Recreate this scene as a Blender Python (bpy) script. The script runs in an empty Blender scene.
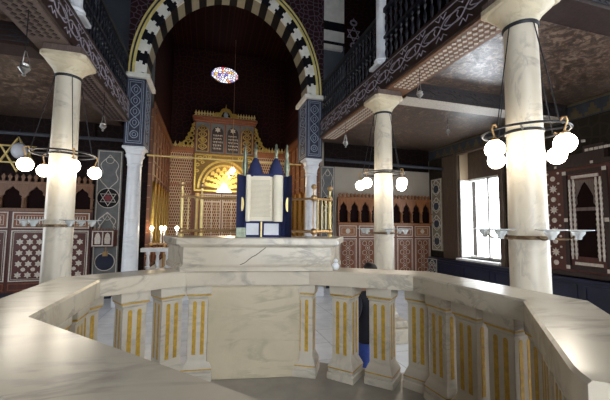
import bpy, bmesh, math, random
from mathutils import Vector, Matrix
random.seed(7)
PI = math.pi
C = bpy.context.scene.collection
sc = bpy.context.scene

# ------------------------------------------------------------------ materials
MATS = {}
def nt(name):
    m = bpy.data.materials.new(name); m.use_nodes = True
    n = m.node_tree; b = n.nodes['Principled BSDF']
    return m, n, b
def N(n, t, **kw):
    o = n.nodes.new(t)
    for k, v in kw.items(): setattr(o, k, v)
    return o
def rgb(c): return (c[0], c[1], c[2], 1)
def ramp(n, src, stops):
    r = N(n, 'ShaderNodeValToRGB'); e = r.color_ramp.elements
    while len(e) < len(stops): e.new(0.5)
    for i, (p, c) in enumerate(stops): e[i].position = p; e[i].color = rgb(c)
    n.links.new(src, r.inputs[0]); return r.outputs[0]
def coords(n, scale=1.0, axes=None):
    t = N(n, 'ShaderNodeTexCoord'); out = t.outputs['Object']
    if axes:
        s = N(n, 'ShaderNodeSeparateXYZ'); n.links.new(out, s.inputs[0])
        c = N(n, 'ShaderNodeCombineXYZ')
        for i, a in enumerate(axes):
            if a: n.links.new(s.outputs[a], c.inputs[i])
        out = c.outputs[0]
    m = N(n, 'ShaderNodeMapping'); m.inputs['Scale'].default_value = (scale,)*3 if isinstance(scale, (int, float)) else scale
    n.links.new(out, m.inputs[0]); return m.outputs[0]
def noise(n, vec, scale, detail=4, rough=.55, dist=0):
    t = N(n, 'ShaderNodeTexNoise'); t.inputs['Scale'].default_value = scale; t.inputs['Detail'].default_value = detail
    t.inputs['Roughness'].default_value = rough; t.inputs['Distortion'].default_value = dist
    n.links.new(vec, t.inputs['Vector']); return t.outputs['Fac']
def mix(n, fac, a, b, mode='MIX'):
    x = N(n, 'ShaderNodeMix', data_type='RGBA', blend_type=mode)
    for sock, v in ((x.inputs[0], fac), (x.inputs[6], a), (x.inputs[7], b)):
        if isinstance(v, (int, float)): sock.default_value = v
        elif isinstance(v, tuple): sock.default_value = rgb(v)
        else: n.links.new(v, sock)
    return x.outputs[2]
def bump(n, b, h, s=.2, d=.01):
    u = N(n, 'ShaderNodeBump'); u.inputs['Strength'].default_value = s; u.inputs['Distance'].default_value = d
    n.links.new(h, u.inputs['Height']); n.links.new(u.outputs[0], b.inputs['Normal']); n.links.new(u.outputs[0], b.inputs['Coat Normal'])

def flat(name, c, rough=.5, metal=0, var=.12, scale=6, spec=.5):
    m, n, b = nt(name)
    f = noise(n, coords(n), scale)
    lo = tuple(x*(1-var) for x in c); hi = tuple(min(1, x*(1+var)) for x in c)
    n.links.new(ramp(n, f, [(.3, lo), (.7, hi)]), b.inputs['Base Color'])
    b.inputs['Roughness'].default_value = rough; b.inputs['Metallic'].default_value = metal
    b.inputs['Specular IOR Level'].default_value = spec
    MATS[name] = m; return m
def marble(name, base, vein, dark, rough=.22, scale=1.0, amount=.5, spots=None, stretch=(1, 1, 1)):
    m, n, b = nt(name)
    v = coords(n, tuple(scale*s for s in stretch))
    cloud = noise(n, v, 1.3, 5, .6, .4)
    col = ramp(n, cloud, [(.25, vein), (.55, base), (.8, base)])
    mp = N(n, 'ShaderNodeMapping'); mp.inputs['Rotation'].default_value = (.5, .7, .6); mp.inputs['Scale'].default_value = (.5, 2.2, 2.2)
    n.links.new(v, mp.inputs[0])
    st = noise(n, mp.outputs[0], 1.3, 5, .58, .9)
    gate = ramp(n, noise(n, v, 1.9, 2), [(.42, (0, 0, 0)), (.62, (1, 1, 1))])       # wisps come and go
    lines = ramp(n, st, [(.44, (0, 0, 0)), (.495, (amount,)*3), (.505, (amount,)*3), (.58, (0, 0, 0))])
    col = mix(n, mix(n, 1.0, gate, lines, 'MULTIPLY'), col, dark)
    if spots:
        v2 = coords(n, (7, 7, 2.5)); s = noise(n, v2, 2.0, 5, .7)
        sf = ramp(n, s, [(.66, (0, 0, 0)), (.74, (.7,)*3)])
        col = mix(n, sf, col, spots)
    n.links.new(col, b.inputs['Base Color'])
    b.inputs['Roughness'].default_value = rough
    MATS[name] = m; return m
def wood(name, a, c, rough=.45, scale=(3, 3, .6)):
    m, n, b = nt(name)
    f = noise(n, coords(n, scale), 6, 6, .65, 1.2)
    n.links.new(ramp(n, f, [(.3, a), (.7, c)]), b.inputs['Base Color'])
    b.inputs['Roughness'].default_value = rough; bump(n, b, f, .12, .004)
    MATS[name] = m; return m
def pattern(name, ground, line, axes=('X', 'Z', None), scale=6, width=.06, rough=.6, third=None, soft=.05):
    """arabesque: outlines of cells, warped by noise"""
    m, n, b = nt(name)
    v = coords(n, scale, axes)
    vo = N(n, 'ShaderNodeTexVoronoi', feature='DISTANCE_TO_EDGE', voronoi_dimensions='2D'); vo.inputs['Randomness'].default_value = .75
    vo.inputs['Scale'].default_value = 1
    n.links.new(v, vo.inputs['Vector'])
    lf = ramp(n, vo.outputs['Distance'], [(0, (1, 1, 1)), (width, (1, 1, 1)), (width+soft, (0, 0, 0))])
    g = ground
    if third:
        vc = N(n, 'ShaderNodeTexVoronoi', feature='F1', voronoi_dimensions='2D'); vc.inputs['Scale'].default_value = 1; vc.inputs['Randomness'].default_value = .75
        n.links.new(v, vc.inputs['Vector'])
        g = mix(n, ramp(n, vc.outputs['Distance'], [(.12, (1, 1, 1)), (.2, (0, 0, 0))]), ground, third)
    n.links.new(mix(n, lf, g, line), b.inputs['Base Color'])
    b.inputs['Roughness'].default_value = rough; b.inputs['Specular IOR Level'].default_value = .12
    MATS[name] = m; return m
def brick(name, c1, c2, mortar, axes=('X', 'Z', None), scale=3, msize=.05, w=.5, h=.25, rough=.5):
    m, n, b = nt(name)
    t = N(n, 'ShaderNodeTexBrick'); t.inputs['Scale'].default_value = scale; t.inputs['Mortar Size'].default_value = msize
    t.inputs['Color1'].default_value = rgb(c1); t.inputs['Color2'].default_value = rgb(c2); t.inputs['Mortar'].default_value = rgb(mortar)
    t.inputs['Brick Width'].default_value = w; t.inputs['Row Height'].default_value = h; t.inputs['Mortar Smooth'].default_value = .2
    n.links.new(coords(n, 1, axes), t.inputs['Vector']); n.links.new(t.outputs['Color'], b.inputs['Base Color'])
    b.inputs['Roughness'].default_value = rough; MATS[name] = m; return m
def glow(name, c, s):
    m, n, b = nt(name)
    b.inputs['Base Color'].default_value = rgb(c); b.inputs['Emission Color'].default_value = rgb(c); b.inputs['Emission Strength'].default_value = s
    MATS[name] = m; return m

marble('marble', (.56, .49, .385), (.49, .42, .32), (.24, .215, .19), rough=.25, scale=1.7, amount=.6)
marble('marble_panel', (.52, .44, .31), (.43, .36, .245), (.24, .205, .14), rough=.34, scale=1.8, amount=.42)
marble('marble_post', (.55, .49, .40), (.47, .415, .335), (.28, .26, .225), rough=.34, scale=2.2, amount=.5)
marble('marble_column', (.62, .555, .445), (.54, .475, .37), (.34, .30, .25), rough=.32, scale=1.6, amount=.6, spots=(.33, .28, .24), stretch=(1.4, 1.4, .5))
marble('marble_capital', (.60, .52, .37), (.50, .41, .27), (.34, .25, .15), rough=.5, scale=2.5, amount=.5)
marble('marble_white', (.74, .75, .78), (.6, .62, .66), (.42, .44, .48), rough=.3, scale=1.4, amount=.4)
flat('gold_flute', (.50, .30, .035), .45, .15, .25, 30)
flat('gold', (.55, .37, .085), .3, .85, .25, 14)
flat('dark_brass', (.16, .10, .05), .35, .5, .3, 20)
flat('dull_gold', (.17, .10, .018), .5, .3, .3, 20)
flat('brass', (.44, .27, .12), .3, .55, .2, 20)
flat('pale_gold', (.66, .50, .19), .35, .3, .15, 20)
flat('silver_green', (.19, .21, .15), .35, .6, .3, 30)
flat('silver', (.36, .35, .33), .3, .8, .2, 20)
flat('black_iron', (.018, .018, .022), .45, .3)
flat('white_paint', (.75, .74, .70), .5)
flat('inlay', (.56, .50, .43), .5, 0, .2, 25)
flat('lilac', (.29, .26, .31), .6, 0, .3, 14)
flat('ice', (.26, .30, .38), .55, 0, .2, 14)
flat('navy', (.009, .012, .034), .4, 0, .3, 4)
flat('spindle_black', (.004, .005, .012), .45, 0, .3, 4)
flat('navy_stone', (.018, .022, .048), .5, 0, .3, 10)
flat('blue_velvet', (.014, .019, .075), .85, 0, .25, 9)
flat('parchment', (.80, .72, .56), .8, 0, .05, 3)
flat('ink', (.52, .46, .36), .8, 0, .1, 40)
flat('cloth_white', (.68, .68, .70), .8)
flat('blue_grey', (.075, .085, .105), .6, 0, .12, 2)
flat('plaster_beige', (.40, .35, .29), .8, 0, .1, 1.2)
flat('plaster_tan', (.50, .37, .24), .8, 0, .1, 1.2)
flat('stone_black', (.004, .004, .007), .6, 0, .1, 5, .2)
flat('stone_white', (.80, .78, .72), .55, 0, .1, 5)
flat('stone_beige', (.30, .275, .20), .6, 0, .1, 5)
flat('yellow_paint', (.66, .55, .20), .5)
flat('sand', (.20, .17, .11), .7, 0, .3, 7)
flat('dark_red', (.17, .012, .02), .5)
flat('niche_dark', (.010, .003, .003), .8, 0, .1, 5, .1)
flat('olive', (.085, .075, .055), .8, 0, .3, 2)
flat('ochre', (.075, .052, .022), .7, 0, .2, 6)
flat('slate', (.026, .030, .040), .7, 0, .2, 6)
flat('grey_panel', (.125, .13, .13), .6, 0, .2, 5)
flat('floor_bimah', (.33, .30, .26), .35, 0, .15, 5)
wood('wood_red', (.12, .035, .014), (.26, .085, .032))
wood('wood_orange', (.20, .07, .022), (.36, .14, .047))
wood('wood_panel', (.085, .030, .011), (.16, .058, .022))
wood('wood_umber', (.060, .038, .026), (.115, .075, .048))
wood('wood_dark', (.014, .007, .006), (.036, .017, .013))
wood('wood_maroon', (.055, .014, .010), (.11, .030, .022))
wood('wood_brown', (.13, .060, .030), (.23, .110, .055))
wood('wood_grey', (.08, .055, .05), (.16, .115, .095))
pattern('wall_maroon', (.013, .003, .0035), (.036, .010, .009), scale=3.2, width=.03, rough=.7, third=(.026, .006, .006))
pattern('spandrel', (.022, .008, .010), (.085, .06, .078), scale=6, width=.05, rough=.7)
pattern('wall_dark', (.010, .005, .005), (.018, .009, .008), scale=4, rough=.7)
pattern('wall_side', (.020, .015, .011), (.028, .021, .015), axes=('Y', 'Z', None), scale=4, rough=.7)
brick('lattice', (.12, .030, .012), (.17, .05, .02), (.62, .48, .30), scale=2.6, msize=.032, w=.26, h=.36)
brick('lattice_side', (.13, .04, .016), (.19, .065, .025), (.36, .20, .08), axes=('Y', 'Z', None), scale=1.6, msize=.02, w=.5, h=.6)
def ceiling_mat():
    m, n, b = nt('aisle_ceiling')
    v = coords(n, 1, ('X', 'Y', None))
    f = noise(n, v, 5.5, 8, .75, 1.6)
    f2 = noise(n, v, 1.1, 4, .6)
    col = ramp(n, f, [(.40, (.014, .008, .006)), (.5, (.085, .047, .030)), (.58, (.34, .235, .165))])
    col = mix(n, ramp(n, f2, [(.35, (0, 0, 0)), (.7, (.5, .5, .5))]), col, (.10, .065, .05))
    n.links.new(col, b.inputs['Base Color'])
    rr = N(n, 'ShaderNodeMapRange'); rr.inputs[3].default_value = .26; rr.inputs[4].default_value = .5
    n.links.new(f, rr.inputs[0]); n.links.new(rr.outputs[0], b.inputs['Roughness'])
    bump(n, b, f, .35, .02); b.inputs['Specular IOR Level'].default_value = 1.0
    n.links.new(ramp(n, f, [(.40, (.25,)*3), (.58, (1, 1, 1))]), b.inputs['Coat Weight']); b.inputs['Coat Roughness'].default_value = .21; b.inputs['Coat IOR'].default_value = 1.75
    MATS['aisle_ceiling'] = m
ceiling_mat()
def floor_mat():
    m, n, b = nt('floor_tiles')
    t = N(n, 'ShaderNodeTexBrick'); t.offset = 0; t.inputs['Scale'].default_value = 1; t.inputs['Brick Width'].default_value = .8; t.inputs['Row Height'].default_value = .8
    t.inputs['Mortar Size'].default_value = .006
    t.inputs['Color1'].default_value = rgb((.80, .82, .86)); t.inputs['Color2'].default_value = rgb((.74, .77, .82)); t.inputs['Mortar'].default_value = rgb((.35, .36, .38))
    v = coords(n, 1, ('X', 'Y', None)); n.links.new(v, t.inputs['Vector'])
    f = noise(n, v, 3, 6)
    n.links.new(mix(n, ramp(n, f, [(.35, (.35,)*3), (.6, (0,)*3)]), t.outputs['Color'], (.48, .5, .54)), b.inputs['Base Color'])
    b.inputs['Roughness'].default_value = .22; MATS['floor_tiles'] = m
floor_mat()
def glass_mat(name, c, rough, tr):
    m, n, b = nt(name); b.inputs['Base Color'].default_value = rgb(c); b.inputs['Roughness'].default_value = rough
    b.inputs['Transmission Weight'].default_value = tr; MATS[name] = m
glass_mat('cup_glass', (.85, .88, .88), .25, .55)
def stained():
    m, n, b = nt('stained_glass')
    v = coords(n, (9, 1, 9), ('X', 'Z', None))
    v = coords(n, 8, ('X', 'Z', None))
    vo = N(n, 'ShaderNodeTexVoronoi', voronoi_dimensions='2D'); vo.inputs['Scale'].default_value = 1; n.links.new(v, vo.inputs['Vector'])
    s = N(n, 'ShaderNodeSeparateColor'); n.links.new(vo.outputs['Color'], s.inputs[0])
    col = ramp(n, s.outputs[0], [(0, (.85, .88, 1)), (.5, (.9, .9, 1)), (.56, (.12, .06, .5)), (.72, (.9, .88, 1)), (.86, (.6, .04, .08)), (.95, (.8, .5, .1))])
    e = N(n, 'ShaderNodeTexVoronoi', feature='DISTANCE_TO_EDGE', voronoi_dimensions='2D'); e.inputs['Scale'].default_value = 1; n.links.new(v, e.inputs['Vector'])
    lf = ramp(n, e.outputs['Distance'], [(.10, (0, 0, 0)), (.16, (1, 1, 1))])
    col = mix(n, 1.0, col, lf, 'MULTIPLY')
    b.inputs['Base Color'].default_value = rgb((.02, .02, .03))
    n.links.new(col, b.inputs['Emission Color']); b.inputs['Emission Strength'].default_value = .9
    MATS['stained_glass'] = m
stained()
glow('lamp_glow', (1, .90, .74), 16)
glow('flame', (1, .86, .62), 30)
glow('bulb', (1, .84, .58), 60)
flat('globe_off', (.42, .43, .47), .25)
flat('skin', (.52, .29, .20), .55, 0, .06)
flat('hair', (.012, .009, .008), .5)
flat('shirt', (.012, .013, .024), .85)
flat('jeans', (.035, .075, .33), .85, 0, .2, 12)

# ------------------------------------------------------------------ mesh builder
class MB:
    def __init__(s): s.v = []; s.f = []
    def add(s, vs, fs):
        o = len(s.v); s.v += [tuple(v) for v in vs]; s.f += [tuple(i+o for i in f) for f in fs]; return s
    def box(s, x0, x1, y0, y1, z0, z1, M=None):
        vs = [Vector((x, y, z)) for z in (z0, z1) for x, y in ((x0, y0), (x1, y0), (x1, y1), (x0, y1))]
        if M: vs = [M @ v for v in vs]
        return s.add(vs, [(0, 3, 2, 1), (4, 5, 6, 7), (0, 1, 5, 4), (1, 2, 6, 5), (2, 3, 7, 6), (3, 0, 4, 7)])
    def prism(s, poly, fr, d0, d1):
        """poly of (u,v) extruded along the frame's normal from d0 to d1"""
        k = len(poly)
        vs = [fr(u, v, d0) for u, v in poly]+[fr(u, v, d1) for u, v in poly]
        return s.add(vs, [tuple(range(k))[::-1], tuple(range(k, 2*k))]+[(i, (i+1) % k, k+(i+1) % k, k+i) for i in range(k)])
    def strip(s, pts, w, fr, d0, d1, closed=False):
        k = len(pts); L = []; R = []
        for i in range(k):
            a = Vector(pts[(i-1) % k] if closed or i > 0 else pts[i]); b = Vector(pts[(i+1) % k] if closed or i < k-1 else pts[i])
            t = (b-a); t = t.normalized() if t.length > 1e-9 else Vector((1, 0)); n = Vector((-t.y, t.x))*w/2
            p = Vector(pts[i]); L.append(p+n); R.append(p-n)
        vs = []
        for a, b in zip(L, R): vs += [fr(a.x, a.y, d0), fr(b.x, b.y, d0), fr(b.x, b.y, d1), fr(a.x, a.y, d1)]
        fs = []
        for i in range(k if closed else k-1):
            j = (i+1) % k
            for q in range(4): fs.append((4*i+q, 4*i+(q+1) % 4, 4*j+(q+1) % 4, 4*j+q))
        if not closed: fs += [(0, 3, 2, 1), (4*k-4, 4*k-3, 4*k-2, 4*k-1)]
        return s.add(vs, fs)
    def lathe(s, prof, c=(0, 0, 0), n=24, squash=None):
        """prof: (r,z) list bottom to top"""
        vs = []; fs = []
        for r, z in prof:
            for i in range(n):
                a = 2*PI*i/n; vs.append((c[0]+r*math.cos(a), c[1]+r*math.sin(a), c[2]+z))
        for k in range(len(prof)-1):
            for i in range(n): fs.append((k*n+i, k*n+(i+1) % n, (k+1)*n+(i+1) % n, (k+1)*n+i))
        fs.append(tuple(range(n))[::-1]); fs.append(tuple(range((len(prof)-1)*n, len(prof)*n)))
        return s.add(vs, fs)
    def tube(s, pts, r, n=8, closed=False):
        pts = [Vector(p) for p in pts]; k = len(pts); vs = []; fs = []
        rr = r if isinstance(r, (list, tuple)) else [r]*k
        up = None
        for i in range(k):
            a = pts[(i-1) % k] if closed or i > 0 else pts[i]; b = pts[(i+1) % k] if closed or i < k-1 else pts[i]
            t = (b-a).normalized()
            if up is None: up = Vector((0, 0, 1)) if abs(t.z) < .9 else Vector((1, 0, 0))
            x = (up-t*up.dot(t)).normalized(); up = x; y = t.cross(x)
            for q in range(n):
                g = 2*PI*q/n; vs.append(pts[i]+(x*math.cos(g)+y*math.sin(g))*rr[i])
        for i in range(k if closed else k-1):
            j = (i+1) % k
            for q in range(n): fs.append((i*n+q, i*n+(q+1) % n, j*n+(q+1) % n, j*n+q))
        if not closed: fs += [tuple(range(n))[::-1], tuple(range((k-1)*n, k*n))]
        return s.add(vs, fs)
    def ball(s, c, r, n=16, sz=1.0):
        prof = [(max(1e-4, r*math.sin(PI*i/(n//2))), -r*sz*math.cos(PI*i/(n//2))) for i in range(n//2+1)]
        return s.lathe(prof, c, n)
    def loft(s, rings):
        k = len(rings[0]); vs = [v for r in rings for v in r]; fs = []
        for j in range(len(rings)-1):
            for i in range(k): fs.append((j*k+i, j*k+(i+1) % k, (j+1)*k+(i+1) % k, (j+1)*k+i))
        fs += [tuple(range(k))[::-1], tuple(range((len(rings)-1)*k, len(rings)*k))]
        return s.add(vs, fs)
    def build(s, name, m, parent=None, loc=None, smooth=.6, bevel=0, seg=2):
        o_ = Vector(loc) if loc is not None else wloc(parent)
        me = bpy.data.meshes.new(name); me.from_pydata([tuple(Vector(v)-o_) for v in s.v], [], s.f)
        bm = bmesh.new(); bm.from_mesh(me)
        bmesh.ops.recalc_face_normals(bm, faces=bm.faces)
        for f in bm.faces: f.smooth = True
        for e in bm.edges:
            if len(e.link_faces) != 2 or e.calc_face_angle(0) > smooth: e.smooth = False
        bm.to_mesh(me); bm.free()
        me.materials.append(MATS[m])
        o = bpy.data.objects.new(name, me); C.objects.link(o)
        if parent is None: o.location = o_
        else: o.parent = parent
        if bevel:
            b = o.modifiers.new('bevel', 'BEVEL'); b.width = bevel; b.segments = seg; b.limit_method = 'ANGLE'; b.angle_limit = .7
        return o
def wloc(o):
    p = Vector((0, 0, 0))
    while o is not None: p += o.location; o = o.parent
    return p
def tag(o, label=None, cat=None, group=None, kind=None):
    for k, v in (('label', label), ('category', cat), ('group', group), ('kind', kind)):
        if v: o[k] = v
    return o
def thing(name, loc, label, cat, group=None):
    o = bpy.data.objects.new(name, None); o.empty_display_size = .1; C.objects.link(o); o.location = loc
    return tag(o, label, cat, group)
def struct(name, mb, m, **k): return tag(mb.build(name, m, **k), kind='structure')
def dup(root, loc, label=None, group=None):
    r = root.copy(); C.objects.link(r); r.location = loc
    if label: r['label'] = label
    if group: r['group'] = group
    def rec(src, dst):
        for ch in list(src.children):
            c = ch.copy(); C.objects.link(c); c.parent = dst; rec(ch, c)
    rec(root, r); return r
def frame(o, u, v, n):
    o, u, v, n = Vector(o), Vector(u), Vector(v), Vector(n)
    return lambda a, b, d: o+u*a+v*b+n*d
def frY(x, y, z=0): return frame((x, y, z), (1, 0, 0), (0, 0, 1), (0, -1, 0))       # a plane facing the camera end (-Y)
def rect(u0, u1, v0, v1): return [(u0, v0), (u1, v0), (u1, v1), (u0, v1)]
def star(cx, cy, r, k=6, inner=.58, rot=PI/2):
    return [(cx+(r if i % 2 == 0 else r*inner)*math.cos(rot+PI*i/k), cy+(r if i % 2 == 0 else r*inner)*math.sin(rot+PI*i/k)) for i in range(2*k)]
def circ(cx, cy, r, k=20, ry=None): return [(cx+r*math.cos(2*PI*i/k), cy+(ry or r)*math.sin(2*PI*i/k)) for i in range(k)]
def border(mb, u0, u1, v0, v1, w, fr, d0, d1): return mb.strip(rect(u0, u1, v0, v1), w, fr, d0, d1, True) if False else (
    mb.prism(rect(u0, u1, v0, v0+w), fr, d0, d1), mb.prism(rect(u0, u1, v1-w, v1), fr, d0, d1),
    mb.prism(rect(u0, u0+w, v0+w, v1-w), fr, d0, d1), mb.prism(rect(u1-w, u1, v0+w, v1-w), fr, d0, d1))
def hexagram(mb, cx, cy, r, w, fr, d0, d1):
    for rot in (PI/2, -PI/2):
        mb.strip([(cx+r*math.cos(rot+2*PI*i/3), cy+r*math.sin(rot+2*PI*i/3)) for i in range(3)], w, fr, d0, d1 if rot > 0 else d1*.9+d0*.1, True)
def ogee_chain(mb, cx, v0, v1, hw, pitch, w, fr, d0, d1):
    """two mirrored waves: a chain of lozenges with little hearts"""
    n = max(2, int(round((v1-v0)/pitch))); st = 12
    for sgn in (1, -1):
        pts = [(cx+sgn*hw*math.sin(PI*(i/st))*(1 if True else 0), v0+(v1-v0)*i/(n*st)) for i in range(n*st+1)]
        mb.strip(pts, w, fr, d0, d1)
    for k in range(n):
        c = v0+(v1-v0)*(k+.5)/n
        mb.strip([(cx+hw*.45*math.sin(t)*abs(math.cos(t*.5))**.3, c+pitch*.25*math.cos(t)) for t in [2*PI*i/14 for i in range(14)]], w*.8, fr, d0, d1*.9+d0*.1, True)

G = 2.3  # eye height above the synagogue floor
XL, XR = -2.29, 3.6056
Y1, Y2, YP = 3.02, 6.34, 11.8
SOF, FT = 5.18, 5.74
CAP0 = 4.74

# ------------------------------------------------------------------ camera
yaw, pitch, roll, f = .2857, .0762, -.01, 334.27
cy_, sy_, cp, sp = math.cos(yaw), math.sin(yaw), math.cos(pitch), math.sin(pitch)
F = Vector((sy_*cp, cy_*cp, sp)); R0 = Vector((cy_, -sy_, 0)); U0 = R0.cross(F)
R = R0*math.cos(roll)-U0*math.sin(roll); U = U0*math.cos(roll)+R0*math.sin(roll)
cd = bpy.data.cameras.new('camera'); cam = bpy.data.objects.new('camera', cd); C.objects.link(cam)
M = Matrix((R, U, -F)).transposed().to_4x4(); M.translation = (0, 0, G); cam.matrix_world = M
cd.sensor_width = 36; cd.lens = f/610*36; cd.clip_start = .02
sc.camera = cam

# ------------------------------------------------------------------ setting
struct('floor', MB().box(-7.6, 9.6, -5.2, 18.2, -.1, 0), 'floor_tiles')
WT = 11.4
def wall_with_openings(name, m, axis, c, th, a0, a1, z0, z1, holes, sign):
    """wall along Y (axis X) with rectangular openings; holes (a0,a1,z0,z1)"""
    mb = MB(); cuts = sorted(set([a0, a1]+[h[0] for h in holes]+[h[1] for h in holes])); zc = sorted(set([z0, z1]+[h[2] for h in holes]+[h[3] for h in holes]))
    for i in range(len(cuts)-1):
        run = None
        for j in range(len(zc)-1):
            am, zm = (cuts[i]+cuts[i+1])/2, (zc[j]+zc[j+1])/2
            solid = not any(h[0] < am < h[1] and h[2] < zm < h[3] for h in holes)
            if solid:
                lo, hi = (c, c+th) if sign > 0 else (c-th, c)
                if axis == 'X': mb.box(lo, hi, cuts[i], cuts[i+1], zc[j], zc[j+1])
                else: mb.box(cuts[i], cuts[i+1], lo, hi, zc[j], zc[j+1])
    return struct(name, mb, m)
WX = 8.85
WIN_R = [(8.30, 10.10, 1.2, 5.1), (.6, 3.2, .8, 5.1), (-3.6, -1.6, 1.2, 5.1)]
UP_R = [(4.6, 6.0, 6.9, 8.3)]
wall_with_openings('wall_right', 'wall_side', 'X', WX, .75, -5.2, YP, 0, WT, WIN_R+UP_R, 1)
WIN_L = [(7.4, 9.0, 1.2, 4.6)]
wall_with_openings('wall_left', 'wall_side', 'X', -7.5, .5, -5.2, YP, 0, WT, WIN_L, -1)
FILL_WIN_F = [(-1.9, -.3, 1.4, 6.4), (.2, 1.6, 1.4, 6.4), (2.1, 3.5, 1.4, 6.4)]  # unseen windows behind the camera, added to light the desk and parapet
wall_with_openings('wall_front', 'plaster_beige', 'Y', -5.2, .4, -7.6, 9.6, 0, WT, FILL_WIN_F, -1)
struct('wall_back', MB().box(-2.6, 4.6, 17.62, 18.1, 0, WT), 'wall_maroon')
struct('wall_aisle_left', MB().box(-7.5, -1.86, YP, YP+.4, 0, 5.6), 'wall_dark')
mb = MB(); mb.box(3.98, 9.6, YP, YP+.4, 0, 5.6); struct('wall_aisle_right', mb, 'plaster_beige')
struct('wall_gallery_left', MB().box(-7.5, -1.86, YP, YP+.4, 5.62, WT), 'blue_grey')
mb = MB(); mb.box(3.98, 5.02, YP, YP+.4, 5.62, WT); struct('wall_gallery_right', mb, 'blue_grey')
struct('wall_gallery_corner', MB().box(5.02, 9.6, YP, YP+.4, 5.62, WT), 'wall_maroon')
struct('wall_sanctuary_left', MB().box(-2.6, -1.85, 12.2, 17.62, 0, WT), 'wall_maroon')
struct('wall_sanctuary_right', MB().box(3.98, 4.6, 12.2, 17.62, 0, WT), 'wall_maroon')
struct('ceiling', MB().box(-7.6, 9.6, -5.2, 18.1, WT, WT+.2), 'wall_maroon')
struct('ceiling_aisle_right', MB().box(4.02, WX, -5.2, YP, 5.45, 5.62), 'aisle_ceiling')
struct('ceiling_aisle_left', MB().box(-7.5, -2.72, -5.2, YP, 5.45, 5.62), 'aisle_ceiling')

# arch wall with semicircular opening
AX, AZ, RI, RO = .6435, 6.665, 2.4615, 2.79
fr = frY(AX, 10.46, AZ)
mb = MB(); k = 40; ro2 = 2.70
EL = 1.25                    # the arch is taller than a half circle
pts = [(ro2*math.cos(PI*i/k), EL*ro2*math.sin(PI*i/k)) for i in range(k+1)]
for i in range(k):
    a, b = pts[i], pts[i+1]
    mb.prism([a, (a[0], WT-AZ), (b[0], WT-AZ), b], fr, -.35, 0)
for x0, x1 in ((-2.98, -2.70), (2.70, 3.05)): mb.prism(rect(x0, x1, 0, WT-AZ), fr, -.35, 0)
struct('wall_arch', mb, 'spandrel')

# frieze with stepped merlons on the right wall (structure trim)
mb = MB(); mb.box(WX-.05, WX, -5, YP-.002, 5.02, 5.45); struct('trim_1', mb, 'slate')
frR = frame((WX-.05, 0, 0), (0, 1, 0), (0, 0, 1), (-1, 0, 0))
mb = MB(); y = -3.0
while y < YP-.4:
    mb.prism([(y, 5.04), (y+.34, 5.04), (y+.34, 5.12), (y+.26, 5.12), (y+.26, 5.22), (y+.21, 5.22), (y+.21, 5.32), (y+.13, 5.32), (y+.13, 5.22), (y+.08, 5.22), (y+.08, 5.12), (y, 5.12)], frR, 0, .012)
    y += .40
mb.prism(rect(-4, YP-.1, 5.38, 5.43), frR, 0, .03)
struct('trim_2', mb, 'ochre')
# dark frieze along the aisle end walls
struct('trim_3', MB().box(4.2, WX-.06, YP-.06, YP, 4.55, 5.45), 'wall_dark')
struct('trim_4', MB().box(-7.5, -3.45, YP-.06, YP, 4.9, 5.45), 'wall_dark')
# navy skirting of the end wall
struct('baseboard_right', MB().box(4.3, WX-.26, YP-.05, YP, 0, .5), 'navy')
struct('baseboard_left', MB().box(-7.5, -2.6, YP-.05, YP, 0, .5), 'navy')

# ------------------------------------------------------------------ window on the right
mb = MB(); y0, y1, z0, z1 = WIN_R[0]
mb.box(WX+.04, WX+.45, y1-.02, y1, z0, z1); mb.box(WX+.04, WX+.45, y0, y0+.02, z0, z1)
struct('trim_5', mb, 'plaster_tan')
struct('trim_6', MB().box(WX+.40, WX+.50, y0+.02, y1-.02, 4.05, z1), 'wood_umber')          # lintel board over the casement
mb = MB(); mb.box(WX-.10, WX+.06, y1, y1+.16, 1.06, 5.02); mb.box(WX-.10, WX+.06, y0-.16, y0, 1.06, 5.02); mb.box(WX-.10, WX+.06, y0, y1, 5.0-.06, 5.02)
struct('trim_7', mb, 'wood_umber', bevel=.02)
mb = MB(); mb.box(WX-.20, WX+.5, y0-.02, y1+.02, 1.12, 1.2); struct('trim_8', mb, 'white_paint', bevel=.01)
w1 = MB()
for a in (y0+.02, (y0+y1)/2-.04, y1-.10): w1.box(WX+.40, WX+.48, a, a+.08, 1.2, 4.05)
for z in (1.2, 3.97): w1.box(WX+.40, WX+.48, y0+.02, y1-.02, z, z+.08)
win = struct('window_1', w1, 'white_paint')
mm = MB()
for z in (1.95, 2.65, 3.3): mm.box(WX+.42, WX+.46, y0+.1, (y0+y1)/2-.04, z-.018, z+.018)
mm.build('glazing_bar', 'white_paint', win)
# far casement leaf folded back against the reveal
sh = MB()
for a in (WX-.02, WX+.32): sh.box(a, a+.07, y1-.10, y1-.05, 1.22, 4.0)
for z in (1.22, 1.9, 2.6, 3.25, 3.93): sh.box(WX-.02, WX+.39, y1-.098, y1-.052, z, z+.07)
leaf = sh.build('casement_leaf', 'white_paint', win)
MB().box(WX+.05, WX+.32, y1-.08, y1-.07, 1.29, 3.93).build('leaf_pane', 'white_paint', leaf)  # white colour stands in for daylight reflected by the glass
for i, (a0, a1, b0, b1) in enumerate(WIN_R[1:]):  # nearer windows out of view, added and widened for more daylight
    mb = MB()
    for a in (a0, (a0+a1)/2-.04, a1-.08): mb.box(WX+.3, WX+.38, a, a+.08, b0, b1)
    for z in (b0, 3.0, b1-.08): mb.box(WX+.3, WX+.38, a0, a1, z, z+.08)
    struct('window_%d' % (i+2), mb, 'white_paint')

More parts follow.
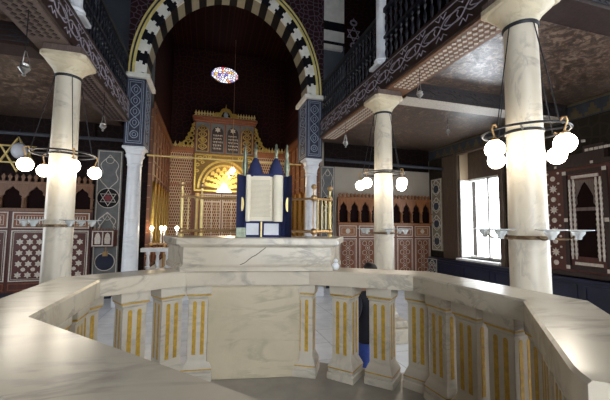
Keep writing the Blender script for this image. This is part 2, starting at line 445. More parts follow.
# navy wainscot along the right wall
t = thing('wall_wainscot', (WX-.12, 5.5, 0), 'navy blue panelled wooden wainscot running along the right wall under the window', 'wainscot')
MB().box(WX-.22, WX-.01, -2.0, YP-.06, 0, 1.02).build('board', 'navy', t)
MB().box(WX-.26, WX-.01, -2.0, YP-.06, 1.02, 1.10).build('cap_rail', 'navy', t, bevel=.015)
y = -1.8
while y < YP-1.2:
    mb = MB(); fr_ = frame((WX-.22, 0, 0), (0, 1, 0), (0, 0, 1), (-1, 0, 0)); border(mb, y, y+1.15, .12, .94, .05, fr_, 0, .025); mb.build('panel_moulding', 'navy', t); y += 1.3

# ------------------------------------------------------------------ platform of the bimah and marble parapet
INN = [(.62, .317), (-.744, 1.831), (-.749, 2.881), (-.16, 3.22), (.94, 3.03), (1.718, 2.532), (1.796, 1.555), (1.092, .796)]
def offset_poly(P, d):
    P = [Vector(p) for p in P]; out = []
    for i in range(len(P)):
        ns = []
        if i > 0: t = (P[i]-P[i-1]).normalized(); ns.append(Vector((-t.y, t.x)))
        if i < len(P)-1: t = (P[i+1]-P[i]).normalized(); ns.append(Vector((-t.y, t.x)))
        if len(ns) == 1: out.append(P[i]+ns[0]*d)
        else:
            n = (ns[0]+ns[1]).normalized(); out.append(P[i]+n*d/n.dot(ns[0]))
    return out
ZC, FB = 1.88, .90
plat = MB()
Pp = [tuple(v) for v in offset_poly(INN, .40)]
plat.prism(Pp, frame((0, 0, 0), (1, 0, 0), (0, 1, 0), (0, 0, 1)), 0, FB)
tag(plat.build('stone_platform', 'floor_bimah', loc=(.5, 1.8, 0)), 'raised grey stone platform floor enclosed by the marble parapet', 'platform')
par = thing('marble_parapet', (.5, 1.8, FB), 'octagonal cream marble parapet with gold fluted posts around the raised platform', 'parapet')
prof = [(0, ZC-.13), (0, ZC-.012), (.012, ZC), (.335, ZC), (.352, ZC-.012), (.352, ZC-.05), (.33, ZC-.065), (.33, ZC-.13)]
lines = [offset_poly(INN, d) for d, z in prof]
for i in range(len(INN)-1):
    rings = []
    for j in (i, i+1):
        ring = [Vector((lines[q][j].x, lines[q][j].y, prof[q][1])) for q in range(len(prof))]
        if i == len(INN)-2 and j == i+1:     # rounded end of the last slab
            tdir = (Vector(INN[-1])-Vector(INN[-2])).normalized()
            rings.append([v.copy() for v in ring])
            for ad, sh_ in ((.05, .02), (.085, .07)):
                mid = (ring[1]+ring[4])/2
                rings.append([Vector((v.x+tdir.x*ad+(mid.x-v.x)*sh_*2, v.y+tdir.y*ad+(mid.y-v.y)*sh_*2, v.z if v.z < ZC-.02 else v.z-sh_*.12)) for v in ring])
        else: rings.append(ring)
    MB().loft(rings).build('coping_slab', 'marble', par, smooth=.5)
# posts
PH0, PH1 = FB, ZC-.13
def post(cx, cy, ang, m='marble_post'):
    Mx = Matrix.Translation((cx, cy, 0)) @ Matrix.Rotation(ang, 4, 'Z')
    def ringsq(h, z): return [Mx @ Vector((x, y, z)) for x, y in ((-h, -h), (h, -h), (h, h), (-h, h))]
    mb = MB()
    lv = [(.132, PH0), (.132, PH0+.06), (.120, PH0+.066), (.125, PH0+.08), (.125, PH0+.115), (.108, PH0+.155), (.103, PH0+.165),
          (.094, PH0+.185), (.094, PH1-.125), (.101, PH1-.12), (.101, PH1-.105), (.111, PH1-.085), (.115, PH1-.08), (.115, PH1)]
    mb.loft([ringsq(h, z) for h, z in lv]); po = mb.build('fluted_post', m, par, bevel=.004, seg=1)
    fl = MB(); gl = MB(); g2 = MB()
    for q in range(4):
        a = q*PI/2
        Mf = Mx @ Matrix.Rotation(a, 4, 'Z')
        frf = lambda u, v, d, Mf=Mf: Mf @ Vector((u, -.094-d, v))
        for du in (-.036, .036):
            w = .0165; v0, v1 = PH0+.225, PH1-.165
            poly = [(du-w, v0), (du+w, v0)]+[(du+w*math.cos(PI*i/6), v1+w*math.sin(PI*i/6)) for i in range(7)]
            fl.prism(poly, frf, -.01, .0015)
            rim = [(du-w, v0)]+[(du-w*math.cos(PI*i/6), v1+w*math.sin(PI*i/6)) for i in range(7)]+[(du+w, v0)]
        fg = lambda u, v, d, Mf=Mf: Mf @ Vector((u, -.105-d, v))
        gl.prism(rect(-.109, .109, PH1-.100, PH1-.086), fg, -.02, .0045)
        fg = lambda u, v, d, Mf=Mf: Mf @ Vector((u, -.125-d, v))
        g2.prism(rect(-.1265, .1265, PH0+.098, PH0+.108), fg, -.02, .0015)
    fl.build('gold_flute', 'gold_flute', po); gl.build('gold_fillet', 'gold_flute', po); g2.build('base_fillet', 'gold_flute', po)
mid = [Vector(p) for p in offset_poly(INN, .16)]
INNv = [Vector(p) for p in INN]
def sang(i): t = INNv[i+1]-INNv[i]; return math.atan2(t.y, t.x)
def side_posts(i, fracs):
    for q in fracs:
        p = mid[i].lerp(mid[i+1], q); post(p.x, p.y, sang(i)-(.26 if i == 4 else 0))
side_posts(0, (.62, .82)); side_posts(1, (.22, .5, .78)); side_posts(2, (.45, .83)); side_posts(4, (.335, .665)); side_posts(5, (.25, .5, .75)); side_posts(6, (.25, .5, .75))
for i in (1, 2, 5, 6): post(mid[i].x, mid[i].y, (sang(i-1)+sang(i))/2)
pD = mid[3].lerp(mid[4], .135); post(pD.x, pD.y, sang(3)+.05)
pE = mid[3].lerp(mid[4], .955); post(pE.x, pE.y, sang(3)-.30)
# back slab between the two posts
a, b = mid[3], mid[4]; ux = (b-a).normalized(); nx = Vector((-ux.y, ux.x))
def back(u, v, d): p = a+ux*u+nx*(-.10+d); return Vector((p.x, p.y, v))
L = (b-a).length
MB().prism([(.29, FB), (L-.15, FB), (L-.15, FB+.05), (L-.11, FB+.10), (L-.11, PH1), (.245, PH1), (.245, FB+.10), (.29, FB+.05)], back, 0, .10).build('marble_slab', 'marble_panel', par, bevel=.008)
# low outer wall under the coping so the slab is carried
# ------------------------------------------------------------------ reading desk on the back coping
A0 = Vector((-.205, 3.205, ZC)); A1 = Vector((1.145, 2.95, ZC)); du = (A1-A0).normalized(); dn = Vector((-du.y, du.x, 0))
DL = (A1-A0).length
def dk(u, d, z): return A0+du*u+dn*d+Vector((0, 0, z))
desk = thing('reading_desk', tuple(dk(DL/2, .35, 0)), 'broad marble reading desk topped by a thick grey slab, standing on the back parapet', 'desk')
def deskpoly(o):   # plan with splayed ends, grown by o
    return [(-.01-o, -o), (DL+.0+o, -o), (DL+.19+o, .56), (DL+.19+o, .62+o), (-.30-o, .62+o), (-.30-o, .56)]
def deskslab(lv): return MB().loft([[dk(u, d, z) for u, d in deskpoly(o)] for o, z in lv])
deskslab([(.0, .0), (.0, .035), (-.012, .045), (-.02, .06), (-.02, .215), (-.012, .22)]).build('body', 'marble', desk, smooth=.4)
deskslab([(-.005, .215), (.012, .235), (.012, .242)]).build('moulding', 'marble', desk, smooth=.4)
deskslab([(.03, .242), (.03, .296), (.024, .302)]).build('top_slab', 'marble', desk, bevel=.006)
mb = MB()                                # end scroll on the right of the desk
for q, (z0_, r_) in enumerate(((.02, .035), (.07, .022), (.24, .03))):
    p = dk(DL+.03, .03, z0_+.01); mb.ball((p.x, p.y, p.z+.01), r_, 12)
mb.build('corner_scroll', 'marble_white', desk)
mb = MB(); mb.strip([(.47, .02), (.52, .058), (.56, .075), (.62, .125), (.66, .145), (.75, .215)], .006, lambda u, v, d: dk(u, .0205-d, v), -.002, .002)
mb.build('crack', 'stone_black', desk)
DT = ZC+.302

# ------------------------------------------------------------------ Torah scroll case
tc = dk(.735, .30, .302); tor = thing('torah_scroll_case', tuple(tc), 'open blue velvet scroll case showing cream parchment, standing on the marble desk', 'scroll case')
def tp(u, v, d): return tc+du*(u*.90)+dn*(-d)+Vector((0, 0, v*1.02))        # u right, v up, d towards the platform
MB().prism(rect(-.21, .20, 0, .60), tp, -.12, -.10).build('back_board', 'blue_velvet', tor)
for s, x0, x1 in ((-1, -.31, -.205), (1, .195, .285)):
    # curved wing
    mb = MB(); rr_ = []
    for i in range(7):
        q = i/6; u = (x0+(x1-x0)*q); dd = .07-.16*math.sin(PI/2*(q if s < 0 else 1-q))
        rr_.append((u, dd))
    ring = rr_+[(u, d-.025) for u, d in rr_[::-1]]
    mb.loft([[tp(u, v, d+.06) for u, d in ring] for v in (0, .605)]); wg = mb.build('wing', 'blue_velvet', tor)
    cxm = (x0+x1)/2+s*.0; mb = MB()
    cu = -.262 if s < 0 else .245
    q = (cu-x0)/(x1-x0); dd = .07-.16*math.sin(PI/2*(q if s < 0 else 1-q))+.06
    mb.prism(circ(cu, .32, .022, 16, .07), tp, dd-.012, dd+.012); mb.build('medallion', 'pale_gold', wg)
    mb = MB(); mb.prism(rect(x0+.003, x1-.003, -.0, .09), tp, .08 if s < 0 else .06, .125 if s < 0 else .1); mb.build('corner_guard', 'silver_green', wg) if s < 0 else None
# parchment sheet
mb = MB(); n_ = 16; top = []
for i in range(n_+1):
    u = -.20+.30*i/n_; d = .02+.018*math.sin(PI*i/n_*1.0); top.append((u, d))
ring = top+[(u, d-.008) for u, d in top[::-1]]
mb.loft([[tp(u, v, d) for u, d in ring] for v in (.155, .60)]); sheet = mb.build('parchment', 'parchment', tor)
mb = MB(); random.seed(3)
for i in range(30):
    v = .20+.365*i/30; mb.prism(rect(-.165, .06-random.random()*.02, v, v+.0045), tp, .041, .0425)
mb.build('written_lines', 'ink', sheet)
for u, r in ((.135, .052), (-.195, .024)):
    mb = MB(); p = tp(u, .150, .045); mb.lathe([(r*.9, 0), (r, .01), (r, .455), (r*.85, .465)], p, 20); mb.build('parchment_roll', 'parchment', tor)
for x0, x1 in ((-.215, -.065), (-.02, .155)):
    mb = MB(); mb.prism(rect(x0, x1, 0, .145), tp, .02, .045); pn = mb.build('lower_panel', 'cloth_white', tor)
    mb = MB(); border(mb, x0-.014, x1+.014, -.0, .152, .02, tp, .018, .056); mb.build('blue_border', 'blue_velvet', pn)
MB().prism(rect(-.055, -.03, 0, .15), tp, .03, .05).build('centre_strip', 'pale_gold', tor)
MB().prism(rect(-.22, .19, .595, .625), tp, -.11, .03).build('top_band', 'blue_velvet', tor)
for u in (-.125, .11):
    mb = MB(); rings = []
    for hw, hd, v in ((.088, .06, .61), (.085, .055, .65), (.06, .045, .72), (.032, .03, .775), (.02, .02, .79)):
        rings.append([tp(u+hw*math.cos(2*PI*i/14), v, -.03+hd*math.sin(2*PI*i/14)) for i in range(14)])
    mb.loft(rings); cp_ = mb.build('pointed_cover', 'blue_velvet', tor, smooth=1.0)
    p = tp(u, .78, -.03); MB().lathe([(.014, 0), (.018, .03), (.012, .04), (.016, .09), (.022, .10), (.014, .12), (.012, .15), (.006, .165)], p, 12).build('finial', 'silver_green', tor)
for u in (-.245, .235):
    p = tp(u, .58, -.06); MB().lathe([(.026, 0), (.03, .03), (.02, .06), (.032, .12), (.026, .19), (.014, .23), (.024, .26), (.012, .31), (.01, .36), (.005, .375)], p, 12).build('finial', 'silver_green', tor)

# ------------------------------------------------------------------ brass railing standing on the desk
rail = thing('brass_railing', tuple(dk(.7, .58, .302)), 'brass railing with ball topped posts at the rear of the marble desk', 'railing')
def rpt(x, y, z): return Vector((x, y, z))
RP = [(dk(-.075, .25, .302), 'pale_gold'), (dk(.055, .53, .302), 'pale_gold'), (dk(1.235, .36, .302), 'brass'), (dk(1.43, .50, .302), 'pale_gold')]
RTZ = [.395, .41, .40, .40]
for i, (p, m) in enumerate(RP):
    thick = m != 'brass'
    r = .015 if thick else .008
    mb = MB(); mb.lathe([(r*1.6, 0), (r*1.6, .02), (r, .03), (r, RTZ[i]), (r*1.5, RTZ[i]+.01), (r*1.5, RTZ[i]+.03), (.010, RTZ[i]+.04), (.010, RTZ[i]+.10)], p, 14)
    po = mb.build('post', m, rail)
    MB().ball(p+Vector((0, 0, RTZ[i]+.125)), .030, 16).build('ball', 'brass', po)
    for zz in ((.055, RTZ[i]+.005) if True else ()): MB().ball(p+Vector((0, 0, zz)), .036 if not thick else .03, 16).build('ball', 'brass', po)
for z in (.055, .40):
    MB().tube([RP[0][0]+Vector((0, 0, z)), RP[1][0]+Vector((0, 0, z))], .014).build('rail', 'brass', rail)
    MB().tube([RP[1][0]+Vector((0, 0, z)), dk(.60, .56, .302+z)], .014).build('rail', 'brass', rail)
    MB().tube([dk(1.0, .52, .302+z), RP[2][0]+Vector((0, 0, z)), RP[3][0]+Vector((0, 0, z))], .014).build('rail', 'brass', rail)
for p in (dk(.60, .56, .302), dk(1.0, .52, .302)):
    MB().lathe([(.02, 0), (.012, .02), (.012, .43), (.006, .44)], p, 10).build('post', 'brass', rail)
for i_, j_, fr_ in ((2, 3, (.25, .5, .75)), (0, 1, (.3, .7))):
    for q in fr_:
        p = RP[i_][0].lerp(RP[j_][0], q); MB().tube([p+Vector((0, 0, .06)), p+Vector((0, 0, .39))], .006).build('thin_bar', 'pale_gold', rail)

# ------------------------------------------------------------------ marble columns
def make_column(x, y, label, mat='marble_column', r0=.205, r1=.178, lamp=True, plinth=True):
    t = thing('marble_column', (x, y, 0), label, 'column', 'nave columns carrying the galleries')
    mb = MB(); mb.box(x-.42, x+.42, y-.42, y+.42, 0, .28); mb.box(x-.34, x+.34, y-.34, y+.34, .28, .42); mb.build('plinth', mat, t, bevel=.02)
    mb = MB(); mb.lathe([(.27, .42), (.29, .46), (.27, .52), (.225, .55), (.24, .60), (r0+.005, .64), (r0, .70), (r0*.985, 2.2), (r1, CAP0)], (x, y, 0), 36); mb.build('shaft', mat, t)
    mb = MB(); mb.lathe([(r1+.012, CAP0-.045), (r1+.018, CAP0-.03), (r1+.018, CAP0-.005), (r1+.006, CAP0)], (x, y, 0), 36); mb.build('iron_collar', 'black_iron', t)
    # flared capital: round below, octagon to square on top
    rings = []; n = 32
    for z, r, q in ((CAP0, r1+.004, 0), (CAP0+.04, r1+.02, 0), (CAP0+.10, r1+.05, .15), (CAP0+.15, r1+.09, .4), (CAP0+.19, r1+.12, .62), (CAP0+.205, r1+.125, .7)):
        ring = []
        for i in range(n):
            a = 2*PI*i/n; c, s = abs(math.cos(a)), abs(math.sin(a)); sq = 1/max(c, s); sq = min(sq, 1.24)
            rr = r*(1+(sq-1)*q); ring.append(Vector((x+rr*math.cos(a), y+rr*math.sin(a), z)))
        rings.append(ring)
    MB().loft(rings).build('capital', 'marble_capital' if mat == 'marble_column' else mat, t, smooth=.9)
    MB().box(x-.27, x+.27, y-.30, y+.30, CAP0+.30, SOF-.03).build('impost_block', 'wood_grey', t)
    h = .325; c = .06
    oc = [(-h+c, -h), (h-c, -h), (h, -h+c), (h, h-c), (h-c, h), (-h+c, h), (-h, h-c), (-h, -h+c)]
    MB().loft([[Vector((x+a*k, y+b*k, z)) for a, b in oc] for k, z in ((.9, CAP0+.205), (1, CAP0+.235), (1, CAP0+.30))]).build('abacus', 'marble_capital' if mat == 'marble_column' else mat, t, bevel=.008)
    return t
col = make_column(XR, Y1, 'tall cream marble column at right with a globe lamp ring, nearest the camera')
dup(col, (XR, Y2, 0), 'cream marble column right of the desk, behind the person, second on the right side')
dup(col, (XL, Y2, 0), 'cream marble column at far left, in front of the inlaid wooden screen')
XPL, XPR = -2.09, 3.39
def pier_column(x, y, label):
    t = thing('pier_column', (x, y, 0), label, 'column', 'columns under the arch piers')
    mb = MB(); mb.box(x-.36, x+.36, y-.36, y+.36, 0, .3); mb.build('plinth', 'marble_white', t, bevel=.02)
    MB().lathe([(.27, .3), (.28, .36), (.235, .42), (.22, .48), (.188, 3.99)], (x, y, 0), 32).build('shaft', 'marble_white', t)
    rings = []; n = 32
    for z, r, q in ((3.99, .195, 0), (4.03, .212, 0), (4.06, .198, 0), (4.21, .216, .2), (4.30, .26, .5), (4.335, .225, .7), (4.42, .243, .9), (4.48, .27, 1)):
        rings.append([Vector((x+r*(1+(min(1/max(abs(math.cos(2*PI*i/n)), abs(math.sin(2*PI*i/n))), 1.3)-1)*q)*math.cos(2*PI*i/n),
                              y+r*(1+(min(1/max(abs(math.cos(2*PI*i/n)), abs(math.sin(2*PI*i/n))), 1.3)-1)*q)*math.sin(2*PI*i/n), z)) for i in range(n)])
    MB().loft(rings).build('capital', 'marble_white', t, smooth=.5)
    MB().box(x-.30, x+.30, y-.30, y+.30, 4.48, 4.55).build('abacus', 'marble_white', t, bevel=.01)
    return t
pier_column(XPL, 10.83, 'bluish white column under the left navy pier beside the sanctuary')
pier_column(XPR, 10.83, 'white column under the right navy pier, seen behind the brass railing')

# ------------------------------------------------------------------ piers with arabesque panels
def pier(x0, x1, label, inner):
    y0, y1 = 10.46, 11.58
    t = thing('painted_pier', ((x0+x1)/2, (y0+y1)/2, 4.55), label, 'pier', 'painted piers carrying the striped arch')
    MB().box(x0, x1, y0, y1, 4.55, 6.53).build('shaft', 'navy_stone', t)
    MB().box(x0-(.28 if inner > 0 else .10), x1+(.10 if inner > 0 else .28), y0-.12, y1, 6.53, 6.664).build('impost', 'stone_white', t, bevel=.01)
    def deco(fr, w, nm):
        mb = MB(); border(mb, .05, w-.05, .06, 1.93, .018, fr, 0, .012); border(mb, .10, w-.10, .12, 1.87, .012, fr, 0, .012)
        ogee_chain(mb, w/2, .50, 1.80, (w-.28)/2, .30, .02, fr, 0, .014)
        mb.strip(circ(w/2, .32, min(.11, w*.2)), .02, fr, 0, .014, True); mb.strip(circ(w/2, .32, min(.05, w*.1), 10), .015, fr, 0, .013, True)
        mb.build(nm, 'ice', t)
    deco(frY(x0, y0, 4.55), x1-x0, 'arabesque_panel')
    if inner > 0: deco(frame((x1, y0, 4.55), (0, 1, 0), (0, 0, 1), (1, 0, 0)), .9, 'arabesque_panel')
    else: deco(frame((x0, y0, 4.55), (0, 1, 0), (0, 0, 1), (-1, 0, 0)), .9, 'arabesque_panel')
    return t
pier(-2.34, -1.82, 'navy pier with pale arabesque panel under the left foot of the striped arch', 1)
pier(3.105, 3.645, 'navy pier with pale arabesque panel under the right foot of the striped arch', -1)

# ------------------------------------------------------------------ striped arch
arch = thing('striped_arch', (AX, 10.5, AZ), 'great round arch of black and white stones edged with yellow mouldings', 'arch')
NV = 31
frA = frY(AX, 10.386, AZ)
for i in range(NV):
    a0, a1 = PI*i/NV, PI*(i+1)/NV
    white = i % 2 == 0
    def P(r, a): return (r*math.cos(a), EL*r*math.sin(a))
    st = 4; j = .022 if not white else -.022
    inner_ = [P(RI, a0+(a1-a0)*q/st) for q in range(st+1)]
    # toothed joints on the face
    jag = []
    for q, (r, s) in enumerate(((RI+.05, 0), (RI+.05, .7), (RI+.13, .7), (RI+.13, -.7), (RI+.22, -.7), (RI+.22, 0))): jag.append((r, s))
    face = inner_[:]
    for r, s in jag: face.append(P(r, a1+(j*s)))
    face += [P(RO-.02, a1+(a0-a1)*q/st) for q in range(st+1)]
    for r, s in jag[::-1]: face.append(P(r, a0+(-j*s)))
    mb = MB(); mb.prism(face, frA, -.08, 0 if white else -.003)
    soff = inner_+[P(RO-.05, a1+(a0-a1)*q/st) for q in range(st+1)]
    mb.build('arch_stone', 'stone_white' if white else 'stone_black', arch, smooth=.2)
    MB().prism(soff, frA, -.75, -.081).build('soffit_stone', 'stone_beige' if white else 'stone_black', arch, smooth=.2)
for r0, r1, m, d in ((RO-.02, RO+.05, 'yellow_paint', .03), (RO+.05, RO+.10, 'navy', .015), (RO+.10, RO+.15, 'yellow_paint', .035)):
    mb = MB(); k = 48
    mb.strip([((r0+r1)/2*math.cos(PI*i/k), EL*(r0+r1)/2*math.sin(PI*i/k)) for i in range(k+1)], r1-r0, frA, -.08, d); mb.build('arch_moulding', m, arch)

# ------------------------------------------------------------------ galleries: edge beam, lattice soffit, balustrade
def arabesque_long(mb, fr, u0, u1, h, w, d):
    border(mb, u0, u1, .045, h-.045, .014, fr, 0, d)
    p = .52; n = int((u1-u0)/p); st = 14
    for sgn in (1, -1):
        mb.strip([(u0+.05+(u1-u0-.1)*i/(n*st), h/2+sgn*(h*.30)*math.sin(PI*i/st)*(.75+.25*math.cos(2*PI*i/st))) for i in range(n*st+1)], w, fr, 0, d)
    for k in range(n):
        c = u0+.05+(u1-u0-.1)*(k+.5)/n
        mb.strip([(c+p*.26*math.cos(t)*(1+.35*math.cos(3*t)), h/2+h*.15*math.sin(t)) for t in [2*PI*i/18 for i in range(18)]], w*.8, fr, 0, d*.9, True)
        c2 = u0+.05+(u1-u0-.1)*(k+1)/n
        for s in (1, -1):
            mb.strip([(c2-.13, h/2+s*h*.34), (c2-.05, h/2+s*h*.22), (c2, h/2+s*h*.36), (c2+.05, h/2+s*h*.22), (c2+.13, h/2+s*h*.34)], w*.8, fr, 0, d*.9)
def lattice(mb, fr, u0, u1, w, cell, th, d):
    n = max(1, int((u1-u0)/cell)); cu = (u1-u0)/n; m = max(1, int(round(w/cell))); cv = w/m
    for i in range(n):
        for j in range(m):
            cx, cy = u0+(i+.5)*cu, (j+.5)*cv
            mb.prism([(cx-cu*.40, cy), (cx, cy-cv*.36), (cx+cu*.40, cy), (cx, cy+cv*.36)], fr, 0, d)
def gallery(side):
    xf = 3.50 if side > 0 else -2.18
    sgn = side
    nm = 'right' if side > 0 else 'left'
    t = thing('gallery_beam', (xf+sgn*.28, 4.5, SOF), 'carved gallery edge beam with pale arabesque face above the %s hand columns' % nm, 'beam', 'carved gallery beams')
    ya, yb = -4.9, 10.22
    x0, x1 = sorted((xf, xf+sgn*.55))
    MB().box(x0, x1, ya, yb, SOF+.005, FT).build('beam_core', 'wood_dark', t)
    mb = MB()
    for z0_, z1_ in ((SOF, SOF+.05), (FT-.05, FT)):
        xs = sorted((xf-sgn*.025, xf)); mb.box(xs[0], xs[1], ya, yb, z0_, z1_)
    mb.build('moulding', 'wood_dark', t)
    fr = frame((xf, 0, SOF), (0, 1, 0), (0, 0, 1), (-sgn, 0, 0))
    mb = MB(); y = -1.2
    arabesque_long(mb, fr, -1.0, yb-.1, FT-SOF, .017, .012); mb.build('arabesque', 'lilac', t)
    # soffit: alternating plain blocks over the capitals and lattice panels
    xa, xb = sorted((xf+sgn*.02, xf+sgn*.55))
    MB().box(xa, xb, ya, yb, SOF-.03, SOF+.004).build('soffit_board', 'wood_brown' if side > 0 else 'wood_grey', t)
    frs = frame((xf+sgn*.06, 0, SOF-.03), (0, 1, 0), (sgn, 0, 0), (0, 0, -1))
    for p0, p1 in ((-1.0, Y1-.45), (Y1+.45, Y2-.45), (Y2+.45, 8.95), (9.0, yb-.1)):
        mb = MB(); lattice(mb, frs, p0, p1, .43, .105, .012, .012); mb.build('soffit_lattice', 'inlay' if side > 0 else 'wood_dark', t)
    # inner face frame at ceiling
    # ---- railing
    r = thing('gallery_railing', (xf+sgn*.12, 4.5, FT), 'dark turned wooden balustrade of the %s gallery above the carved beam' % nm, 'railing', 'gallery railings')
    xc = xf+sgn*.12
    for z0_, z1_ in ((FT, FT+.10), (FT+.62, FT+.68), (FT+1.22, FT+1.32)):
        MB().box(xc-.05, xc+.05, -.6, yb, z0_, z1_).build('rail', 'spindle_black', r)
    return xc, r
def spindle_mesh(x, y, z0_, h):
    return MB().lathe([(.026, 0), (.026, .05), (.013, .07), (.030, .17), (.034, .22), (.013, .30), (.020, .32), (.013, .34), (.034, .40), (.026, h-.10), (.013, h-.06), (.026, h-.03), (.026, h)], (x, y, z0_), 8)
for side in (1, -1):
    xc, r = gallery(side)
    first = {}
    ys = [1.9+.135*i for i in range(49)] if side > 0 else [4.2+.19*i for i in range(32)]
    if side > 0: ys = [2.2+.19*i for i in range(43)]
    for row, (z0_, h) in enumerate(((FT+.10, .52), (FT+.68, .54))):
        for y in ys:
            if row not in first: o = spindle_mesh(xc, y, z0_, h).build('spindle', 'spindle_black', r); first[row] = (o, y)
            else:
                o0, yy = first[row]; o = o0.copy(); C.objects.link(o); o.parent = r; o.location = (0, y-yy, 0)
# gallery floor decks are the aisle ceilings; slender columns above
gc = thing('gallery_column', (XR, Y2, FT), 'slender white column standing on the right gallery beam', 'column', 'gallery columns')
x, y = XR-.02, Y2
gc.location = (x, y, FT)
MB().lathe([(.19, 0), (.19, .08), (.15, .12), (.165, .17), (.125, .24), (.115, .3), (.105, 3.6), (.16, 3.9), (.2, 4.0), (.2, 4.86)], (x, y, FT), 24).build('shaft', 'marble_white', gc)
MB().box(x-.2, x+.2, y-.2, y+.2, FT, FT+.06).build('base', 'marble_white', gc)
dup(gc, (-2.27, Y2, FT), 'slender white column standing on the left gallery beam')
# cross beams of the aisles
def cross_beam(x0, x1, y, label):
    t = thing('cross_beam', ((x0+x1)/2, y, 5.08), label, 'beam', 'aisle cross beams')
    MB().box(x0, x1, y-.20, y+.20, 5.10, 5.45).build('beam_core', 'wood_dark', t)
    MB().box(x0, x1, y-.21, y+.21, 5.08, 5.10).build('soffit_board', 'inlay' if x0 > 0 and y > 5 else 'wood_dark', t)
    mb = MB(); arabesque_long(mb, frY(0, y-.20, 5.10), x0+.05, x1-.05, .34, .014, .01); mb.build('arabesque', 'slate', t)
cross_beam(4.06, WX-.06, 6.34, 'dark carved cross beam over the right aisle with a pale underside')
cross_beam(4.06, WX-.06, 3.02, 'dark cross beam from the nearest column to the right wall')
cross_beam(-7.45, -2.74, 6.34, 'dark cross beam of the left aisle behind the left column head')

# ------------------------------------------------------------------ tie rods
def rod(name, a, b, r, m, label):
    mid_ = (Vector(a)+Vector(b))/2
    return tag(MB().tube([a, b], r, 10).build(name, m, loc=tuple(mid_)), label, 'tie rod', 'iron tie rods')
rod('tie_rod', (-7.5, 10.4, 4.62), (-2.35, 10.7, 4.72), .045, 'slate', 'black iron tie rod crossing the left aisle above the screen')
rod('tie_rod', (4.05, 11.3, 4.70), (WX, 10.9, 4.55), .06, 'slate', 'dark tie rod crossing the right aisle behind the column')
rod('tie_rod', (-1.82, 11.16, 4.42), (3.105, 11.16, 4.42), .028, 'pale_gold', 'thin gilt tie rod stretched across the sanctuary arch')

# ------------------------------------------------------------------ globe lamp rings
def lamp_ring(x, y, angs, label, start=0, sag=0.0):
    z = 3.43; Rr = .445
    t = thing('globe_chandelier', (x, y, z), label, 'lamp', 'globe lamp rings around the columns')
    MB().tube([(x+Rr*math.cos(2*PI*i/40), y+Rr*math.sin(2*PI*i/40), z) for i in range(40)], .014, 8, True).build('ring', 'black_iron', t)
    mb = MB(); mb.lathe([(.19, -.018), (.203, -.014), (.203, .014), (.19, .018)], (x, y, z), 28); mb.build('collar', 'black_iron', t)
    for i in range(4):
        a = angs[0]+.78+i*PI/2
        MB().tube([(x+.19*math.cos(a), y+.19*math.sin(a), z), (x+Rr*math.cos(a), y+Rr*math.sin(a), z)], .012, 6).build('spoke', 'black_iron', t)
    for a in angs:
        c, s = math.cos(a), math.sin(a)
        pts = [(x+.19*c, y+.19*s, CAP0-.05)]+[(x+(.19+(Rr-.19)*q)*c, y+(.19+(Rr-.19)*q)*s, CAP0-.05+(z-CAP0+.05)*q) for q in (.25, .5, .75, 1)]
        MB().tube(pts, .0065, 6).build('suspension_rod', 'black_iron', t)
        arm = [(x+(Rr+q)*c, y+(Rr+q)*s, z+h) for q, h in ((0, 0), (.03, .04), (.07, .03), (.08, -.02), (.06, -.06), (.045, -.11))]
        MB().tube(arm, .010, 6).build('curled_arm', 'brass', t)
        gx, gy, gz = x+(Rr+.045)*c, y+(Rr+.045)*s, z-.245
        MB().lathe([(.045, 0), (.05, .02), (.03, .035), (.012, .05)], (gx, gy, gz+.085), 14).build('holder', 'brass', t)
        g = MB(); g.ball((gx, gy, gz), .105, 24); g.build('globe', 'lamp_glow', t)
    return t
view = lambda x, y: math.atan2(y, x)
va = view(XR, Y1); lamp_ring(XR, Y1, [va+q for q in (.72, PI-.62, -.72, PI+.80)], 'ring of glowing globe lamps around the large nearest right column')
va = view(XL, Y2); lamp_ring(XL, Y2, [va+q for q in (.55, 1.9, -1.2, PI+.25)], 'ring of glowing globe lamps around the left column beside the gold star')
va = view(XR, Y2); lamp_ring(XR, Y2, [va+q for q in (1.45, 2.4, -.9, -2.3)], 'ring of glowing globe lamps around the column behind the person')

# ------------------------------------------------------------------ eye-level oil lamp rings
def oil_ring(x, y, z, r, base, label):
    t = thing('oil_lamp_ring', (x, y, z), label, 'oil lamps', 'glass oil lamp rings around the columns')
    MB().lathe([(r+.002, -.045), (r+.012, -.04), (r+.008, -.02), (r+.012, -.005), (r+.002, 0)], (x, y, z), 30).build('brass_band', 'dark_brass', t)
    for i in range(6):
        a = base+i*PI/3; c, s = math.cos(a), math.sin(a)
        arm = [(x+q*c, y+q*s, z+h) for q, h in ((r, -.01), (r+.08, -.04), (r+.16, -.035), (r+.22, 0), (r+.25, .035))]
        MB().tube(arm, .009, 6).build('bracket', 'dark_brass', t)
        gx, gy = x+(r+.25)*c, y+(r+.25)*s
        MB().lathe([(.020, -.035), (.028, -.03), (.032, -.005), (.060, .03), (.062, .055), (.14, .066), (.141, .074), (.05, .072)], (gx, gy, z), 20).build('glass_cup', 'cup_glass', t)
    return t
oil_ring(XR, Y1, 2.21, .203, view(XR, Y1)+.45, 'ring of glass oil lamps on brass brackets around the nearest right column')
oil_ring(XL, Y2, 2.28, .203, view(XL, Y2)+.3, 'ring of glass oil lamps around the left column before the screen')
oil_ring(XR, Y2, 2.18, .203, view(XR, Y2)+.2, 'ring of glass oil lamps around the column behind the person')

